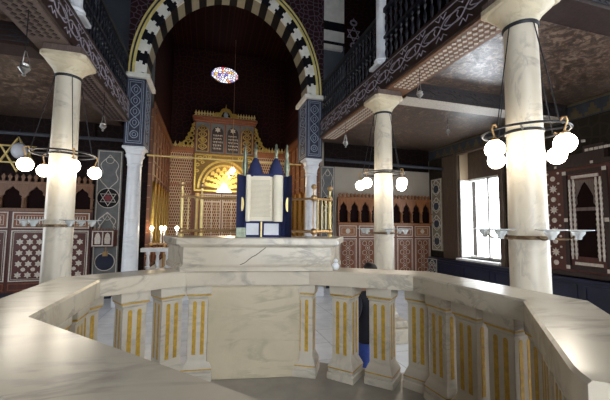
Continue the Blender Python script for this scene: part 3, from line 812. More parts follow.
# ------------------------------------------------------------------ small hanging oil lamps
def hanging(x, y, z, ztop, label, s=1.0):
    t = thing('hanging_lamp', (x, y, z), label, 'hanging lamp', 'small silver hanging lamps')
    MB().lathe([(.012*s, -.13*s), (.03*s, -.11*s), (.015*s, -.09*s), (.05*s, -.05*s), (.085*s, .0), (.06*s, .035*s), (.07*s, .07*s), (.04*s, .09*s)], (x, y, z), 16).build('lamp_body', 'silver', t)
    for i in range(3):
        a = i*2*PI/3+.4
        MB().tube([(x+.085*s*math.cos(a), y+.085*s*math.sin(a), z+.01), (x+.01*math.cos(a), y+.01*math.sin(a), z+.3*s)], .005, 5).build('chain', 'silver', t)
    MB().tube([(x, y, z+.29*s), (x, y, ztop)], .006, 5).build('long_chain', 'black_iron', t)
hanging(-2.37, 5.15, 4.33, SOF-.03, 'small silver lamp hanging at top left beside the left column', .8)
hanging(-2.2, 8.0, 4.38, SOF-.03, 'tiny silver lamp hanging left of the left navy pier', .8)
hanging(3.58, 8.3, 4.53, SOF-.03, 'tiny silver lamp hanging right of the right navy pier', .8)
hanging(3.66, 5.1, 4.70, SOF-.03, 'small silver lamp hanging under the right gallery beam', .7)
hanging(6.67, 8.0, 5.06, 5.45, 'small lamp fixed close under the right aisle ceiling', .8)

# ------------------------------------------------------------------ gold star ornament
t = thing('star_ornament', (-5.16, 11.2, 4.22), 'gold six pointed star hanging at far left with a grey glass globe in front', 'star ornament')
mb = MB(); hexagram(mb, 0, 0, .47, .075, frY(-5.16, 11.2, 4.22), -.03, .03); mb.build('star', 'pale_gold', t)
MB().tube([(-5.16, 11.2, 4.79), (-5.16, 11.25, 4.95)], .012, 6).build('chain', 'black_iron', t)
MB().ball((-5.04, 11.02, 4.29), .19, 20, 1.2).build('globe', 'globe_off', t)
MB().tube([(-5.04, 11.02, 4.50), (-5.2, 11.15, 4.82)], .012, 6).build('cord', 'black_iron', t)

# ------------------------------------------------------------------ wooden screens closing the aisles
def arch_outline(cx, v0, hw, h):
    """trefoil pointed opening"""
    pts = [(cx-hw, v0), (cx-hw, v0+h*.45), (cx-hw*1.0, v0+h*.52), (cx-hw*.72, v0+h*.60), (cx-hw*.78, v0+h*.70), (cx-hw*.55, v0+h*.80), (cx-hw*.3, v0+h*.86), (cx, v0+h)]
    return pts+[(2*cx-u, v) for u, v in pts[-2::-1]]
def screen(x0, x1, zc, zk, za0, zs0, zt0, na, npan, label, wood_m, ground_m, pitch):
    y = YP-.16
    t = thing('wooden_screen', ((x0+x1)/2, y, 0), label, 'screen', 'inlaid wooden screens')
    fr = frY(x0, y); W = x1-x0
    MB().box(x0, x1, y, y+.10, .3, za0-.02).build('board', ground_m, t)
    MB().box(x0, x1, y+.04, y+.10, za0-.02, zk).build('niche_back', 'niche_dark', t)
    # arcade: front sheet with arched holes = pieces around each arch
    mb = MB(); p = W/na
    for i in range(na):
        u0, u1 = i*p, (i+1)*p; cx = (u0+u1)/2; o = arch_outline(cx, za0, p*.41, (zk-za0)*.90)
        top = zk-.0
        for q in range(len(o)-1):
            a, b = o[q], o[q+1]
            if q == 0: mb.prism([(u0, a[1]), a, b, (u0, b[1])], fr, -.03, .03)
            elif q == len(o)-2: mb.prism([a, (u1, a[1]), (u1, b[1]), b], fr, -.03, .03)
            else:
                ua = max(u0, min(u1, a[0])); 
                if b[0] < a[0]-1e-6 and cx > a[0]: mb.prism([a, b, (b[0], top), (a[0], top)], fr, -.03, .03)
                elif abs(b[0]-a[0]) > 1e-6: mb.prism([a, b, (b[0], top), (a[0], top)], fr, -.03, .03)
        mb.prism([(u0, o[1][1]), (o[1][0], o[1][1]), (o[1][0], top), (u0, top)], fr, -.03, .03)
        mb.prism([(o[-2][0], o[-2][1]), (u1, o[-2][1]), (u1, top), (o[-2][0], top)], fr, -.03, .03)
    mb.build('arcade', wood_m, t)
    for i in range(na+1):
        a = fr(i*p, za0, .05); hh = (zk-za0)*.42
        MB().lathe([(.045, 0), (.045, .05), (.026, .07), (.026, hh-.06), (.05, hh-.02), (.05, hh)], a, 10).build('colonnette', wood_m, t)
    # cresting of small fleurons
    MB().prism(rect(0, W, zk, zk+.06), fr, -.06, .07).build('cornice', wood_m, t)
    mb = MB(); n = int(W/(.155)); hc = zc-zk-.06
    for i in range(n):
        c = (i+.5)*W/n; w = W/n*.36
        mb.prism([(c-w*.5, zk+.06), (c+w*.5, zk+.06), (c+w*.5, zk+.06+hc*.35), (c+w, zk+.06+hc*.62), (c, zc), (c-w, zk+.06+hc*.62), (c-w*.5, zk+.06+hc*.35)], fr, -.02, .03)
    mb.build('cresting', wood_m, t)
    MB().prism(rect(0, W, za0-.10, za0-.02), fr, -.06, .06).build('sill_rail', wood_m, t)
    # panels
    pw = W/npan
    for i in range(npan):
        u0, u1 = i*pw+.05, (i+1)*pw-.05
        mb = MB(); mb.prism(rect(u0, u1, zs0, za0-.13), fr, 0, .02); ps = mb.build('upper_panel', 'wood_orange' if (wood_m == 'wood_orange' and i in (0, npan-1)) else 'wood_red', t)
        mb = MB(); border(mb, u0, u1, zs0, za0-.13, .03, fr, .02, .032); border(mb, u0+.10, u1-.10, zs0+.09, za0-.22, .012, fr, .02, .03)
        cu, cv = (u0+u1)/2, (zs0+za0-.13)/2; hh = (za0-.13-zs0)
        if wood_m == 'wood_orange': mb.prism(star(cu, cv, hh*.26, 8, .7), fr, .02, .03)
        else:
            for q in range(9):
                uu = u0+.15+(u1-u0-.3)*(q+.5)/9; mb.prism(rect(uu-.012, uu+.012, zs0+.13, za0-.26), fr, .02, .028)
            mb.prism(rect(u0+.15, u1-.15, cv-.012, cv+.012), fr, .02, .029)
        mb.build('inlay', 'inlay', ps)
        mb = MB(); mb.prism(rect(u0, u1, zt0, zs0-.06), fr, 0, .02); pt = mb.build('lower_panel', ground_m, t)
        mb = MB(); border(mb, u0, u1, zt0, zs0-.06, .03, fr, .02, .032); border(mb, u0+.06, u1-.06, zt0+.06, zs0-.12, .010, fr, .02, .03)
        a_, b_, c_, d_ = u0+.10, u1-.10, zt0+.10, zs0-.16
        nu = max(2, int((b_-a_)/pitch)); du_ = (b_-a_)/nu; nv = max(2, int((d_-c_)/(du_*.62))); dv = (d_-c_)/nv
        for jv in range(nv):
            for ju in range(nu - (jv % 2)):
                cu = a_+(ju+.5+.5*(jv % 2))*du_; cv = c_+(jv+.5)*dv
                if wood_m == 'wood_orange':
                    mb.strip([(cu+du_*.36*math.cos(PI/6+PI/3*q), cv+du_*.36*math.sin(PI/6+PI/3*q)) for q in range(6)], .014, fr, .02, .03, True)
                    if jv % 2: mb.prism(star(cu, cv, du_*.16), fr, .02, .03)
                elif jv % 2 == 0: mb.prism(star(cu, cv, du_*.40, 6, .6), fr, .02, .03)
                else: mb.prism(circ(cu, cv, du_*.24, 8), fr, .02, .03)
        mb.build('star_inlay', 'inlay', pt)
        mb = MB(); border(mb, u0, u1, .36, zt0-.05, .03, fr, 0, .03); mb.build('base_panel', 'wood_orange' if wood_m == 'wood_orange' else 'wood_red', t)
    return t
screen(-7.45, -3.36, 3.72, 3.44, 2.74, 2.14, .62, 7, 4, 'dark inlaid wooden screen with star panels and arcade behind the left column', 'wood_brown', 'wood_maroon', .185)
screen(4.70, 8.75, 3.55, 3.33, 2.45, 1.90, .42, 9, 5, 'orange brown inlaid wooden screen with arcade behind the column in the right aisle', 'wood_orange', 'wood_red', .20)

# ------------------------------------------------------------------ painted panels
def painted_panel(x0, x1, z0_, z1_, fr, label, board, stars):
    o = fr((x0+x1)/2, z0_, 0)
    t = thing('wall_painting', tuple(o), label, 'wall painting', 'painted wall panels')
    w = x1-x0; cx = (x0+x1)/2
    MB().prism(rect(x0, x1, z0_, z1_), fr, -.12, 0).build('board', board, t)
    mb = MB(); border(mb, x0+.03, x1-.03, z0_+.03, z1_-.03, .022, fr, 0, .012)
    for vc, h in stars['ogee']:
        pts = []
        for i in range(25):
            q = i/24; v = vc-h/2+h*q; pts.append((math.sin(PI*q)**.8*w*.34*(1-.25*math.cos(4*PI*q)), v))
        mb.strip([(cx+a, b) for a, b in pts], .02, fr, 0, .012); mb.strip([(cx-a, b) for a, b in pts], .02, fr, 0, .0115)
        mb.strip([(cx+.08*w*math.sin(a)*2, vc+h*.34+.05*math.cos(a)*2) for a in [2*PI*i/12 for i in range(12)]], .016, fr, 0, .011, True)
    mb.build('outline', 'inlay', t)
    for vc, r, m in stars['med']:
        md = MB().prism(circ(cx, vc, r, 28), fr, 0, .01).build('medallion', m, t)
        mb = MB(); mb.strip(circ(cx, vc, r, 28), .02, fr, 0, .016, True)
        if m == 'stone_black': hexagram(mb, cx, vc, r*.8, .03, fr, .01, .018)
        mb.build('ring_outline', 'inlay', md)
        if m == 'stone_black': MB().prism(star(cx, vc, r*.36, 6, .8), fr, .01, .024).build('red_centre', 'dark_red', md)
frE = frame((0, YP-.02, 0), (1, 0, 0), (0, 0, 1), (0, -1, 0))
painted_panel(-3.34, -2.62, .5, 4.62, frE, 'grey painted panel with a white hexagram medallion left of the white column', 'grey_panel', {'ogee': [(3.92, 1.1), (2.2, .9)], 'med': [(3.10, .31, 'stone_black'), (1.12, .27, 'navy')]})
painted_panel(4.06, 4.62, .5, 4.55, frE, 'grey painted panel partly hidden behind the right pier column', 'grey_panel', {'ogee': [(3.9, 1.1), (2.5, 1.1)], 'med': [(3.2, .22, 'stone_black'), (1.4, .2, 'navy')]})
frW = frame((WX-.06, 0, 0), (0, 1, 0), (0, 0, 1), (-1, 0, 0))
painted_panel(10.98, 11.62, 1.36, 4.22, frW, 'tall narrow painted panel with dark rosettes left of the window', 'sand', {'ogee': [(3.85, .62), (3.15, .62), (2.45, .62), (1.75, .62)], 'med': [(3.80, .17, 'slate'), (3.12, .17, 'slate'), (2.42, .17, 'slate'), (1.74, .17, 'slate')]})
frW2 = frame((WX-.262, 0, 0), (0, 1, 0), (0, 0, 1), (-1, 0, 0))
painted_panel(11.05, 11.66, .35, 1.08, frW2, 'small dark panel with a pale arched outline on the wainscot in the corner', 'slate', {'ogee': [(.7, .6)], 'med': [(.72, .17, 'stone_black')]})
struct('trim_9', MB().box(WX-.05, WX, 10.28, 10.95, 1.12, 5.0), 'wood_umber')

# wooden wall box
t = thing('wall_box', (-2.95, 11.5, 1.6), 'small carved wooden box hung on the painted panel left of the white column', 'box')
MB().box(-3.26, -2.66, 11.35, 11.78, 1.60, 2.10).build('body', 'wood_maroon', t, bevel=.01)
mb = MB(); fr = frY(-3.26, 11.35, 1.6); border(mb, .02, .58, .02, .48, .03, fr, 0, .02)
for u in (.17, .43):
    mb.prism([(u-.07, .09), (u+.07, .09), (u+.08, .25), (u+.05, .38), (u, .43), (u-.05, .38), (u-.08, .25)], fr, 0, .02)
mb.prism(rect(.285, .315, .05, .45), fr, 0, .02)
mb.build('inlay', 'inlay', t)
mb = MB()
for i in range(7): mb.prism([(.02+i*.083, .50), (.09+i*.083, .50), (.055+i*.083, .57)], fr, -.05, 0)
mb.build('cresting', 'wood_brown', t)
mb = MB(); mb.tube([fr(.40, -.0, .01), fr(.40, -.16, .01)], .018, 6); mb.box(-2.93, -2.80, 11.30, 11.36, 1.33, 1.46); mb.build('padlock', 'brass', t)
mb = MB(); mb.strip([(.06, .56), (.30, .95), (.54, .56)], .018, fr, -.4, -.38); mb.build('hanging_cord', 'inlay', t)

# ------------------------------------------------------------------ inlaid cabinet on the right wall
t = thing('wall_cabinet', (WX-.15, 5.6, 1.12), 'dark inlaid wooden cupboard with white spindles on the right wall, cut by the picture edge', 'cupboard')
frC = frame((WX-.16, 0, 0), (0, -1, 0), (0, 0, 1), (-1, 0, 0))     # u = -y
MB().box(WX-.16, WX-.01, 3.4, 6.95, 1.14, 3.80).build('carcass', 'wood_maroon', t)
MB().prism(rect(-6.95, -3.4, 1.14, 1.24), frC, -.1, .05).build('plinth_rail', 'wood_dark', t)
mb = MB()
mb.prism(rect(-6.95, -3.4, 3.80, 3.92), frC, -.1, .05)
mb.prism([(-6.6, 3.92), (-5.3, 3.92), (-5.3, 4.28), (-5.75, 4.28), (-5.75, 4.12), (-6.2, 4.12), (-6.2, 4.02), (-6.6, 4.02)], frC, -.1, .02)
mb.build('cornice', 'wood_dark', t)
mb = MB()
for cu, cv in ((-6.55, 4.10), (-6.15, 4.2), (-5.72, 4.40), (-6.4, 3.86), (-5.55, 3.86), (-4.7, 3.86)):
    MB().prism(rect(cu-.03, cu+.03, cv-.03, cv+.03), frC, .0, .06).build('stud', 'inlay', t)
mb = MB()
for q in range(9): mb.prism(rect(-5.7+q*.10, -5.62+q*.10, 4.14, 4.20), frC, .0, .03)
mb.build('dentil_strip', 'inlay', t)
mb = MB(); 
for i in range(9):
    v = 1.42+i*.27
    if i % 2: mb.prism(star(-6.52, v, .11, 8, .5), frC, 0, .015)
    else: mb.prism(circ(-6.52, v, .065, 10), frC, 0, .015)
    for s in (-1, 1): mb.prism(circ(-6.52+s*.14, v+.135, .03, 6), frC, 0, .014)
strip_ = mb.build('star_strip', 'inlay', t)
for a, b in ((-6.24, -5.26), (-5.16, -4.18)):
    mb = MB(); border(mb, a, b, 1.30, 3.72, .09, frC, 0, .05); dr = mb.build('door', 'wood_dark', t)
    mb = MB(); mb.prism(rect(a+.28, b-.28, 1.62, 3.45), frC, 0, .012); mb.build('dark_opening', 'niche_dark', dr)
    mb = MB()
    for uu in (a+.15, a+.24, b-.24, b-.15):
        base_ = frC(uu, 1.55, .03)
        mb.lathe([(.018, 0)]+[(.034 if q % 2 else .02, .06+.06*q) for q in range(30)]+[(.018, 1.95)], base_, 8)
    for v0_ in (1.45, 3.55):
        for q in range(7):
            uu = a+.2+(b-a-.4)*(q+.5)/7; mb.prism(rect(uu-.045, uu+.045, v0_-.035, v0_+.035), frC, 0, .035)
    mb.build('spindle_border', 'inlay', dr)
    mb = MB()
    cu = (a+b)/2
    hw = (b-a)/2-.28
    for s in (1, -1):
        mb.prism([(cu+s*hw, 3.46), (cu+s*hw, 2.85), (cu+s*hw*.86, 2.9), (cu+s*hw*.9, 3.05), (cu+s*hw*.6, 3.2), (cu+s*hw*.3, 3.33), (cu, 3.42), (cu, 3.46)], frC, .012, .03)
    mb.prism(rect(a+.28, b-.28, 2.72, 2.80), frC, .012, .03)
    mb.build('fretwork', 'wood_grey', dr)
    for uu in (a+.045, b-.045):
        for v in (1.345, 2.5, 3.675): MB().prism(rect(uu-.045, uu+.045, v-.045, v+.045), frC, .05, .058).build('stud', 'inlay', dr)

# ------------------------------------------------------------------ gallery ornaments at the upper right
frG = frY(0, YP-.002, 0)
t = thing('striped_pilaster', (4.5, YP-.1, 9.3), 'black and white striped stone pilaster at the top right of the arch', 'pilaster')
for i, (z0_, z1_, m) in enumerate(((9.12, 9.30, 'stone_white'), (9.30, 9.42, 'stone_black'), (9.42, 9.86, 'stone_white'), (9.86, 10.22, 'stone_black'), (10.22, WT-.02, 'stone_white'))):
    MB().box(4.12, 4.96 if i != 0 else 4.9, YP-.14, YP-.002, z0_, z1_).build('stripe', m, t)
t = thing('star_carving', (5.42, YP-.05, 10.0), 'pale openwork star carving on the dark gallery wall', 'carving')
mb = MB(); hexagram(mb, 5.42, 9.95, .30, .06, frG, 0, .03)
for s in (1, -1):
    mb.strip([(5.42+.13*math.sin(a), 9.95+s*.47+.10*math.cos(a)) for a in [2*PI*i/12 for i in range(12)]], .06, frG, 0, .03, True)
    mb.prism([(5.35, 9.95+s*.55), (5.49, 9.95+s*.55), (5.42, 9.95+s*.66)], frG, 0, .03)
mb.build('star', 'lilac', t)

# ------------------------------------------------------------------ sanctuary
SP = .90
tag(MB().prism([(-1.70, 10.95), (3.02, 10.95), (3.02, 11.62), (3.80, 11.62), (3.80, 16.9), (-1.70, 16.9)], frame((0, 0, 0), (1, 0, 0), (0, 1, 0), (0, 0, 1)), 0, SP).build('sanctuary_platform', 'marble_white', loc=(1, 15, 0)), 'raised marble platform in front of the ark', 'platform')
# the ark
YA = 17.0
ark = thing('torah_ark', (.78, YA+.2, SP), 'ornate gilded wooden ark with tablets and gold crown under the oval window', 'ark')
frK = frY(0, YA, 0)
MB().box(-.68, 2.24, YA, YA+.5, SP, 7.40).build('body', 'wood_red', ark)
mb = MB(); mb.box(-.74, 2.30, YA-.10, YA+.5, 7.40, 7.50); mb.box(-.80, 2.36, YA-.18, YA+.5, 7.50, 7.64); mb.build('cornice', 'wood_red', ark, bevel=.02)
mb = MB()
for i in range(22):
    c = -.72+(i+.5)*3.0/22
    if abs(c-.78) < .52: continue
    mb.prism([(c-.02, 7.64), (c+.02, 7.64), (c+.03, 7.72), (c+.065, 7.80), (c+.03, 7.86), (c, 7.95), (c-.03, 7.86), (c-.065, 7.80), (c-.03, 7.72)], frK, .0, .06)
mb.prism(rect(-.74, 2.30, 7.64, 7.69), frK, 0, .07)
mb.build('cresting', 'pale_gold', ark)
mb = MB()
for s in (1, -1):
    mb.strip([(.78+s*(.55-.5*q), 7.70+.34*q+.07*math.sin(3*PI*q)) for q in [i/12 for i in range(13)]], .14, frK, 0, .09)
    mb.strip([(.78+s*(.36+.13*math.cos(a)), 7.78+.09*math.sin(a)) for a in [2*PI*i/12 for i in range(12)]], .05, frK, 0, .1, True)
mb.prism([(.70, 7.95), (.86, 7.95), (.84, 8.12), (.80, 8.22), (.78, 8.36), (.76, 8.22), (.72, 8.12)], frK, 0, .09)
mb.prism(star(.78, 8.04, .12, 8, .7), frK, 0, .1)
cr = mb.build('gold_crown', 'gold', ark); MB().prism(circ(.78, 7.80, .11, 12, .13), frK, .0, .08).build('blue_gem', 'ice', cr)
# upper storey: four arched niches
us = [(-.62, .02), (.08, .74), (.82, 1.48), (1.54, 2.18)]
for i, (a, b) in enumerate(us):
    cu = (a+b)/2; hw = (b-a)/2-.05
    mb = MB(); mb.prism(rect(a, b, 5.84, 7.34), frK, 0, .02); nb = mb.build('niche_panel', 'grey_panel', ark)
    ar = [(cu-hw, 5.90), (cu+hw, 5.90), (cu+hw, 6.85)]+[(cu+hw*math.cos(q), 6.85+hw*1.15*math.sin(q)) for q in [PI*j/10 for j in range(1, 10)]]+[(cu-hw, 6.85)]
    if i in (1, 2):
        mb = MB(); mb.prism(ar, frK, .02, .035); tb = mb.build('tablet', 'wood_dark', nb)
        mb = MB(); mb.prism(star(cu, 7.02, .15, 6, .55), frK, .035, .05)
        random.seed(20+i)
        for q in range(5):
            v = 6.02+q*.165; uu = cu-hw*.78
            while uu < cu+hw*.70:
                wd = .035+random.random()*.05
                mb.prism(rect(uu, uu+wd*.7, v+.05, v+.085), frK, .035, .045); mb.prism(rect(uu+wd*.5, uu+wd*.8, v-.02+random.random()*.03, v+.085), frK, .035, .044)
                uu += wd+.015
        mb.build('tablet_marks', 'inlay', tb)
    else:
        mb = MB(); mb.prism(ar, frK, .02, .03); tb = mb.build('gold_arch_panel', 'wood_maroon', nb)
        mb = MB(); ogee_chain(mb, cu, 5.98, 7.2, hw*.7, .28, .05, frK, .03, .05); mb.prism(star(cu, 6.5, .12, 4, .5), frK, .03, .05)
        mb.strip(ar, .045, frK, .03, .05, True); mb.build('gilding', 'gold', tb)
# gilded hood
mb = MB(); mb.prism(rect(-.66, 2.22, 3.90, 5.78), frK, 0, .05); hood = mb.build('gilded_panel', 'dull_gold', ark)
mb = MB(); border(mb, -.64, 2.20, 3.92, 5.76, .07, frK, .05, .10)
for rr_ in (1.22, 1.02):
    mb.strip([(.78+rr_*math.cos(PI*i/24), 4.05+rr_*1.15*math.sin(PI*i/24)) for i in range(25)], .09, frK, .05, .12)
for q in range(5):
    rad = .86-q*.16; n = 9-q
    for i in range(n):
        a = PI*(i+.5)/n; cu, cv = .78+rad*math.cos(a), 4.08+rad*1.1*math.sin(a)
        mb.prism([(cu-.10, cv-.09), (cu+.10, cv-.09), (cu+.08, cv+.06), (cu, cv+.12), (cu-.08, cv+.06)], frK, .05, .16-q*.02)
random.seed(5)
for s in (1, -1):
    for q in range(7):
        cu, cv = .78+s*(1.28-.02*q*q*.5+.02*q), 5.45-q*.07
    for (du_, dv_, r_) in ((1.18, 5.5, .14), (.95, 5.58, .10), (1.28, 5.2, .09), (1.3, 4.9, .08), (.72, 5.62, .08), (1.05, 5.33, .08)):
        mb.strip([(.78+s*du_+r_*math.cos(a)*(1-.05*k_), dv_+r_*math.sin(a)*(1-.05*k_)) for k_, a in enumerate([2*PI*i/10 for i in range(10)])], .045, frK, .05, .11, True)
mb.build('gold_relief', 'gold', hood)
mb = MB(); mb.prism([(.40, 3.86), (1.16, 3.86), (1.10, 4.02), (.95, 4.06), (.92, 4.25), (.78, 4.34), (.64, 4.25), (.61, 4.06), (.46, 4.02)], frK, .10, .26); mb.build('pediment', 'silver', hood)
# doors
for a, b in ((-.20, .66), (.72, 1.62)):
    mb = MB(); mb.prism(rect(a, b, SP, 3.80), frK, 0, .05); d = mb.build('door', 'lattice', ark)
    mb = MB(); border(mb, a, b, SP+.05, 3.78, .05, frK, .05, .08); m_ = (a+b)/2
    mb.prism(rect(m_-.022, m_+.022, SP+.1, 3.5), frK, .05, .075); mb.prism(rect(a, b, 3.40, 3.45), frK, .05, .078); mb.prism(rect(a, b, 1.95, 2.0), frK, .05, .078)
    for uu in (a+.2, b-.2): mb.prism(rect(uu-.010, uu+.010, 2.0, 3.4), frK, .05, .07)
    mb.build('inlay_frame', 'inlay', d)
for u in (-.46, 1.92):
    mb = MB(); mb.lathe([(.12, 0), (.12, .12), (.07, .18), (.07, 2.5), (.12, 2.62), (.13, 2.72), (.1, 2.9)], (u, YA-.12, SP), 14); mb.build('gilt_column', 'pale_gold', ark)
# flanking wall panels
def flank(x0, x1, label, s):
    t = thing('lattice_panel', ((x0+x1)/2, YA+.1, SP), label, 'wall panel', 'wooden panels beside the ark')
    MB().box(x0, x1, YA+.08, YA+.3, SP, 5.86).build('board', 'lattice', t)
    mb = MB(); fr = frY(0, YA+.08, 0)
    border(mb, x0, x1, SP+.02, 5.86, .06, fr, 0, .03); mb.prism(rect(x0, x1, 5.86, 6.05), fr, -.1, .10)
    for v in (2.2, 4.2): mb.prism(rect(x0, x1, v, v+.06), fr, 0, .03)
    mb.build('frame', 'wood_orange', t)
    mb = MB(); n = int((x1-x0)/.17)
    for i in range(n):
        c = x0+(i+.5)*(x1-x0)/n
        mb.prism([(c-.02, 6.05), (c+.02, 6.05), (c+.07, 6.16), (c+.03, 6.24), (c, 6.34), (c-.03, 6.24), (c-.07, 6.16)], fr, 0, .04)
        mb.strip(circ(c+.08, 6.12, .04, 8), .02, fr, 0, .04, True)
    mb.build('cresting', 'pale_gold', t)
    xe = x1 if s < 0 else x0                # scroll climbing towards the ark
    mb = MB()
    base_ = [(.02, .0), (.72, 0), (.60, .22), (.42, .30), (.36, .55), (.22, .72), (.16, 1.05), (.02, 1.22)]
    for q, (a_, b_, r_) in enumerate(((.14, .16, .12), (.40, .16, .12), (.60, .10, .08), (.14, .44, .11), (.30, .42, .08), (.10, .70, .09), (.22, .64, .06), (.08, .92, .07), (.06, 1.10, .05))):
        mb.strip([(xe+s*a_+r_*math.cos(2*PI*i/12), 6.08+b_+r_*math.sin(2*PI*i/12)) for i in range(12)], .055, fr, .02, .08, True)
    pts = [(xe+s*(.72-.70*q), 6.10+.25*q+.95*q**2.2) for q in [i/14 for i in range(15)]]
    mb.strip(pts, .06, fr, .02, .085)
    mb.build('gold_scroll', 'gold', t)
flank(-1.84, -.70, 'lattice wooden wall panel with gold scroll left of the ark', -1)
flank(2.26, 3.97, 'lattice wooden wall panel with gold scroll right of the ark', 1)
def side_panelling(x, s, label):
    t = thing('wall_panelling', (x, 15, SP), label, 'wall panelling', 'panelled side walls of the sanctuary')
    xs = sorted((x, x-s*.08)); 
    MB().box(xs[0], xs[1], 11.6, YA+.05, SP, 5.88).build('board', 'lattice_side', t)
    fr = frame((x, 0, 0), (0, 1, 0), (0, 0, 1), (s, 0, 0))
    mb = MB(); mb.prism(rect(11.6, YA, 5.88, 6.06), fr, -.08, .12); mb.prism(rect(11.6, YA, 5.1, 5.17), fr, 0, .04)
    for v in (4.35, 3.9, SP+.05): mb.prism(rect(11.6, YA, v, v+.06), fr, 0, .04)
    y = 11.6
    while y < YA: mb.prism(rect(y, y+.09, SP, 5.88), fr, 0, .05); y += .80
    mb.build('frame', 'wood_panel', t)
    y = 11.81
    while y < YA-.4:
        mb = MB(); mb.prism([(y, 1.6), (y+.46, 1.6), (y+.46, 3.3), (y+.40, 3.5), (y+.23, 3.72), (y+.06, 3.5), (y, 3.3)], fr, 0, .11); mb.build('gilded_niche', 'gold', t); y += .80
    mb = MB()
    for i in range(33):
        c = 11.6+(i+.5)*5.4/33; mb.prism([(c-.02, 6.06), (c+.02, 6.06), (c+.07, 6.17), (c, 6.32), (c-.07, 6.17)], fr, 0, .04)
    mb.build('cresting', 'wood_panel', t)
side_panelling(-1.76, 1, 'orange wooden panelling with gold niches on the left sanctuary wall')
side_panelling(3.89, -1, 'orange wooden panelling on the right sanctuary wall beside the pier')
# stained glass
frB = frY(.70, 17.62, 0)
w = struct('window_8', MB().prism(circ(0, 10.16, .70, 36, .44), frB, -.02, .02), 'stained_glass')
mb = MB(); mb.strip(circ(0, 10.16, .71, 36, .45), .05, frB, 0, .05, True); mb.build('lead_rim', 'stone_black', w)
# lit hanging lamp before the ark
t = thing('sanctuary_lamp', (1.12, 16.2, 4.85), 'bright lit lamp hanging in front of the gilded ark', 'hanging lamp')
MB().ball((1.12, 16.2, 4.88), .115, 20).build('bulb', 'bulb', t)
MB().lathe([(.05, -.30), (.16, -.20), (.10, -.17)], (1.12, 16.2, 4.88), 16).build('cup', 'brass', t)
MB().lathe([(.07, .155), (.09, .2), (.03, .28)], (1.12, 16.2, 4.88), 16).build('cap', 'brass', t)
MB().tube([(1.12, 16.2, 5.15), (1.12, 16.2, WT)], .01, 6).build('chain', 'brass', t)
def sanctuary_fill(loc, e, r_):  # added warm fill to brighten the ark; no lamp hangs at its position
    l = bpy.data.lights.new('sanctuary_fill', 'POINT'); l.energy = e; l.color = (1, .80, .55); l.shadow_soft_size = r_
    o = bpy.data.objects.new('sanctuary_fill', l); C.objects.link(o); o.location = loc
sanctuary_fill((.9, 14.2, 4.4), 85, .25)
# low marble balustrade and candles
t = thing('marble_balustrade', (-1.2, 11.12, SP), 'low white marble balustrade with small turned balusters beside the sanctuary', 'balustrade')
MB().box(-1.86, -.50, 11.0, 11.24, 1.46, 1.58).build('rail', 'marble_white', t, bevel=.015)
MB().box(-1.70, -.50, 11.0, 11.24, SP, .97).build('base', 'marble_white', t, bevel=.015)
for i in range(5):
    MB().lathe([(.075, 0), (.075, .05), (.045, .07), (.06, .16), (.038, .32), (.038, .38), (.065, .42), (.065, .49)], (-1.66+i*.27, 11.12, .97), 14).build('baluster', 'marble_white', t)
t = thing('candle_stand', (-1.2, 11.5, SP), 'dark candle stand with burning candles behind the low balustrade', 'candle stand')
MB().lathe([(.22, 0), (.22, .03), (.05, .06), (.035, .78)], (-1.25, 11.5, SP), 14).build('stem', 'brass', t)
MB().box(-1.70, -.80, 11.45, 11.55, SP+.76, SP+.81).build('tray', 'brass', t)
for x in (-1.64, -1.36, -1.27, -.90):
    cnd = MB().lathe([(.024, 0), (.024, .38), (.018, .39)], (x, 11.5, SP+.81), 10).build('candle', 'cloth_white', t)
    MB().ball((x, 11.5, SP+1.27), .052, 12, 1.25).build('flame', 'flame', cnd)

# ------------------------------------------------------------------ person
def skin_mesh(name, verts, edges, mat, parent, root=0, sub=2):
    me = bpy.data.meshes.new(name); me.from_pydata([v[0] for v in verts], edges, [])
    o = bpy.data.objects.new(name, me); C.objects.link(o)
    s = o.modifiers.new('skin', 'SKIN'); s.use_smooth_shade = True
    sv = me.skin_vertices[0].data
    for i, v in enumerate(verts):
        r = v[1]; sv[i].radius = r if isinstance(r, tuple) else (r, r)
    sv[root].use_root = True
    ss = o.modifiers.new('sub', 'SUBSURF'); ss.levels = sub; ss.render_levels = sub
    dg = bpy.context.evaluated_depsgraph_get(); ev = o.evaluated_get(dg)
    m2 = bpy.data.meshes.new_from_object(ev); o.modifiers.clear(); o.data = m2
    for p in m2.polygons: p.use_smooth = True
    m2.materials.clear(); m2.materials.append(MATS[mat])
    o.parent = parent; return o
px, py = 2.01, 3.90
hd = math.radians(62)   # looks towards the ark, away from the platform
per = thing('person', (px, py, 0), 'person with dark hair in dark shirt and blue jeans standing behind the parapet, hands raised', 'person')
per.rotation_euler.z = 0
def B(x, y, z):  # body frame: x right, y forward
    c, s = math.cos(.25), math.sin(.25); return (x*c-y*s, x*s+y*c, z)
def ankle(s): return (B(s*.10, 0, .09), .05)
V = [(B(0, 0, .95), (.11, .085)), (B(0, .0, 1.10), (.115, .085)), (B(0, .01, 1.28), (.14, .095)), (B(0, 0, 1.43), (.13, .085)), (B(0, .0, 1.50), (.065, .065)), (B(0, .02, 1.58), (.058, .06)),
     (B(0, .035, 1.64), (.07, .085)), (B(0, .03, 1.72), (.078, .098)), (B(0, .02, 1.79), (.06, .075))]
E_ = [(i, i+1) for i in range(8)]
